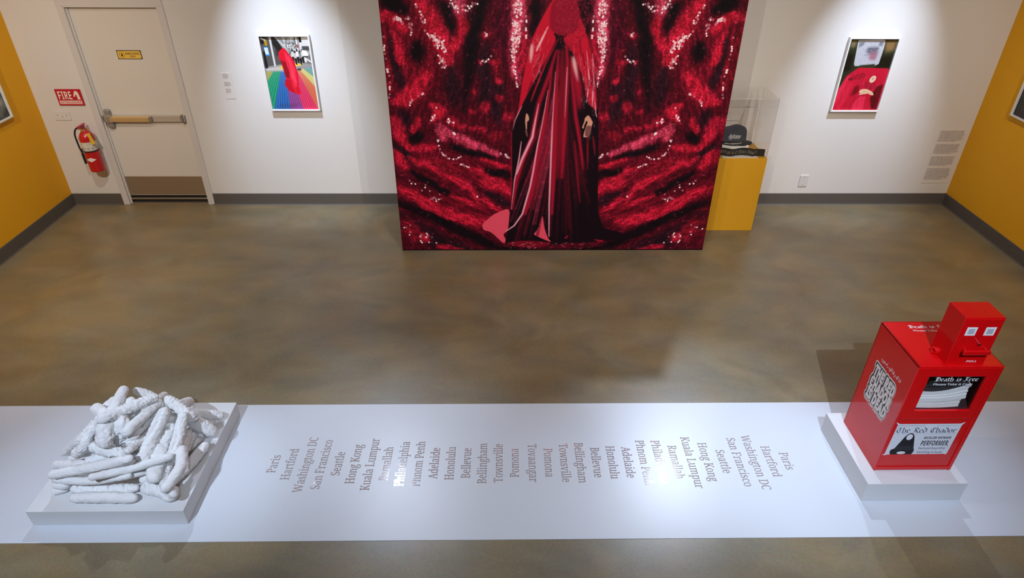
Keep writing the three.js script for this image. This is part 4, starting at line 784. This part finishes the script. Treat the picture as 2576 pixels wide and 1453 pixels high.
    const lam = () => { A([[x, b - 62], [x - 2, b], [x - 16, b]]); x -= 18; }, heh = () => { A([[x + 6, b], [x - 6, b - 24], [x - 20, b - 8], [x - 4, b]]); x -= 32; }, waw = () => { A([[x, b - 6], [x - 8, b - 24], [x - 18, b - 10], [x, b - 4], [x - 8, b + 18], [x - 28, b + 24]]); x -= 42; }, reh = () => { A([[x, b - 14], [x - 6, b + 6], [x - 24, b + 20]]); x -= 34; };
    alef(); tooth(1); alef(); x -= 14; lam(); lam(); heh(); x -= 12; waw(); alef(); tooth(1); alef(); x -= 14; alef(); lam(); tooth(2, true); heh(); x -= 14; reh(); alef(); A([[x + 6, b - 24], [x - 20, b - 24], [x - 4, b - 6], [x - 34, b]]); dot(x - 14, b + 20); x -= 44; A([[x + 8, b], [x, b - 22], [x - 16, b - 22], [x - 12, b]]); x -= 24; waw(); A([[x + 8, b - 20], [x + 4, b + 14], [x - 18, b + 26], [x - 40, b + 8], [x - 42, b - 16]]); dot(x - 18, b - 14);
    // the three big lines with a heavy black drop shadow inside a white outline
    const rows = [['THE RED', 0.745, 0.662], ['CHADOR', 0.659, 0.577], ['IS DEAD', 0.574, 0.492]], xs = [60, 690];
    const each = (f) => rows.forEach(([s, a, c], i) => f(s, xs[0] + (i === 0 ? 14 : i === 1 ? 4 : 14), y0(c) - 8, xs[1] - xs[0] - (i === 1 ? 0 : 20), (a - c) * k - 22));
    const put = (dx, dy, stroke, color) => each((s, px, py, pw, ph) => { g.save(); g.font = 'bold 100px sans-serif'; g.translate(px + dx, py + dy); g.scale(pw / g.measureText(s).width, ph / 73); g.lineJoin = 'round'; if (stroke) { g.strokeStyle = color; g.lineWidth = stroke; g.strokeText(s, 0, 0); } g.fillStyle = color; g.fillText(s, 0, 0); g.restore(); });
    for (let i = 0; i <= 20; i += 4) put(-i, -i * 0.55, 40, '#e6dcd6');
    for (let i = 0; i <= 18; i += 3) put(-i, -i * 0.5, 20, '#171420');
    put(0, 0, 11, '#e6dcd6'); put(0, 0, 4, '#efe9e4');
    g.fillStyle = '#ecd6d6'; squiggle(g, 60, y0(0.474), 620, 26, 17);
  });
  obj('side_lettering', plane(0.29, 0.386).rotateY(-Math.PI / 2).translate(X(bx0) - 0.0009, Y(0.637), -D(2.985)), decal(side), t).userData.label = 'white block letters with black shadow on the left side';
  const poster = canvas(1024, 680, (g, W2, H2) => {
    g.fillStyle = '#e3e6ec'; g.fillRect(0, 0, W2, H2); g.fillStyle = '#a3aab8'; squiggle(g, 40, 66, 420, 14, 12); squiggle(g, 620, 68, 320, 10, 9);
    g.fillStyle = g.strokeStyle = '#1c2440'; blackletter(g, 'The Red Chador', 62, 214, 104, 890, 0.05);
    g.fillStyle = '#9aa2b0'; g.fillRect(30, 236, W2 - 60, 4);
    // the draped figure
    g.fillStyle = '#15161c'; g.beginPath(); g.moveTo(110, 640); g.quadraticCurveTo(80, 560, 150, 540); g.lineTo(230, 300); g.quadraticCurveTo(300, 150, 372, 290); g.lineTo(440, 540); g.quadraticCurveTo(480, 590, 440, 668); g.lineTo(130, 668); g.fill();
    g.fillStyle = '#e8eaee'; g.beginPath(); g.ellipse(303, 304, 46, 60, 0, 0, 7); g.fill(); g.beginPath(); g.ellipse(280, 630, 66, 30, 0, 0, 7); g.fill();
    g.strokeStyle = '#6e7078'; g.lineWidth = 4; for (let i = 0; i < 26; i++) { const x = 170 + i * 10; g.globalAlpha = 0.5; g.beginPath(); g.moveTo(x + rr(-6, 6), rr(470, 530)); g.lineTo(x + (x - 300) * 0.1, rr(550, 590)); g.stroke(); } g.globalAlpha = 1;
    g.fillStyle = '#22242e'; fitted(g, 'MUSLIM WOMAN', 520, 344, 410, 52); fitted(g, 'PERFORMER,', 512, 480, 430, 104); g.fillStyle = '#6f7688'; fitted(g, 'Declared Dead After', 512, 560, 410, 48, 'bold'); fitted(g, 'Vanishing in Israel', 512, 640, 390, 48, 'bold');
  });
  const ps = new THREE.Shape([[2.303, 0.29], [2.318, 0.3], [2.322, 0.54], [2.306, 0.563], [2.332, 0.548], [2.69, 0.549], [2.717, 0.562], [2.704, 0.535], [2.7, 0.305], [2.697, 0.29], [2.684, 0.296], [2.34, 0.293], [2.322, 0.287]].map(([x, y]) => new THREE.Vector2(X(x), Y(y))));
  const pg = new THREE.ShapeGeometry(ps), pu = pg.attributes.uv, pp = pg.attributes.position;
  for (let i = 0; i < pp.count; i++) pu.setXY(i, (pp.getX(i) - X(2.303)) / 0.414, (pp.getY(i) - Y(0.287)) / 0.276);
  obj('front_poster', pg.translate(0, 0, -D(df) - 0.0045), printed(poster, 0.7, { side: THREE.DoubleSide }), t).userData.label = 'grey white newspaper front page pasted on the lower front';
  // folded papers curling up behind the window
  const paper = std(0xf0efec, 0.8);
  const sheet = (u0, u1, lift, th) => {
    const g = new THREE.BoxGeometry(1, 1, 1, 30, 1, 4), p = g.attributes.position;
    for (let i = 0; i < p.count; i++) { const u = p.getX(i) + 0.5, v = p.getZ(i), y = p.getY(i); p.setXYZ(i, (u0 + (u1 - u0) * u), y * th + lift * Math.pow(u, 2.2) + 0.028 * lift / 0.1 * Math.pow(1 - u, 3), v * 0.1 + 0.006 * Math.sin(u * 3)); }
    g.computeVertexNormals(); return g;
  };
  for (let k = 0; k < 9; k++) {
    const g = sheet(X(2.345) + rr(-0.004, 0.004), X(2.664) + rr(-0.014, 0.006) - Math.abs(k - 5) * 0.003, 0.006 + k * 0.0075, k < 8 ? 0.0145 : 0.004);
    const m = obj('newspaper', g, k < 8 ? paper : std(new THREE.Color(0.03, 0.028, 0.03), 0.7)); m.position.copy(V(cx, 0.668 + k * 0.0142 - (k < 8 ? 0 : 0.0045), 2.852 + rr(-0.004, 0.004)));
    tag(m, k < 8 ? 'white newspaper in the curled stack behind the window of the red news box' : 'top newspaper of the curled stack, its dark printed front page behind the window lettering', 'newspaper', k < 8 ? 'newspapers inside the red news box' : undefined);
  }
}

// ---------------------------------------------------------------- track lighting under the ceiling
const trackMat = std(0x1a1a1a, 0.5), lampY = 4.12;
for (const d of [0.1, 2.2, 3.2, 4.4, 5.5, 6.2, 6.4]) structure(obj('trim_' + Math.round(d * 10), rbox(d === 3.2 ? 1.2 : W - 1, 0.035, 0.036, XM, TOP - 0.0175, d, 0.004), trackMat));
for (const [what, x, d, ax, ay, ad, cd, half, pen, color] of LAMPS) {
  const t = thing('track_spotlight', 'black ceiling track spotlight aimed at the ' + what, 'spotlight', x, lampY, d);
  const dir = V(ax, ay, ad).sub(V(x, lampY, d)).normalize(), q = new THREE.Quaternion().setFromUnitVectors(new THREE.Vector3(0, -1, 0), dir);
  const can = [[0.0, 0.0], [0.03, 0.0], [0.038, -0.012], [0.045, -0.06], [0.048, -0.15], [0.044, -0.15], [0.04, -0.125]].map((p) => new THREE.Vector2(p[0], p[1] + 0.15));
  const body = obj('can', new THREE.LatheGeometry(can, 28), std(0x1c1c1c, 0.5, { side: THREE.DoubleSide }), t); body.quaternion.copy(q);
  obj('stem', cyl(0.008, 0.008, TOP - 0.02 - lampY - 0.06, 0, (TOP - 0.02 - lampY + 0.06) / 2, 0, 10), trackMat, t);
  const lens = obj('lens', cyl(0.038, 0.038, 0.006, 0, 0.02, 0, 24), new THREE.MeshStandardMaterial({ color: 0xffffff, emissive: color, emissiveIntensity: 6 }), t); lens.quaternion.copy(q);
  const L = new THREE.SpotLight(color, cd, 0, (half * Math.PI) / 180, pen, 2);
  L.position.copy(V(x, lampY, d).addScaledVector(dir, 0.03)); L.target.position.copy(V(ax, ay, ad)); L.castShadow = true; L.shadow.radius = 1; L.shadow.mapSize.set(2048, 2048); L.shadow.bias = -0.0002;
  L.name = 'spot'; L.target.name = 'aim'; scene.add(L); scene.add(L.target);
}
scene.traverse((o) => { if (o.isMesh && o.material?.emissiveIntensity > 1) o.castShadow = false; });
renderer.render(scene, camera);
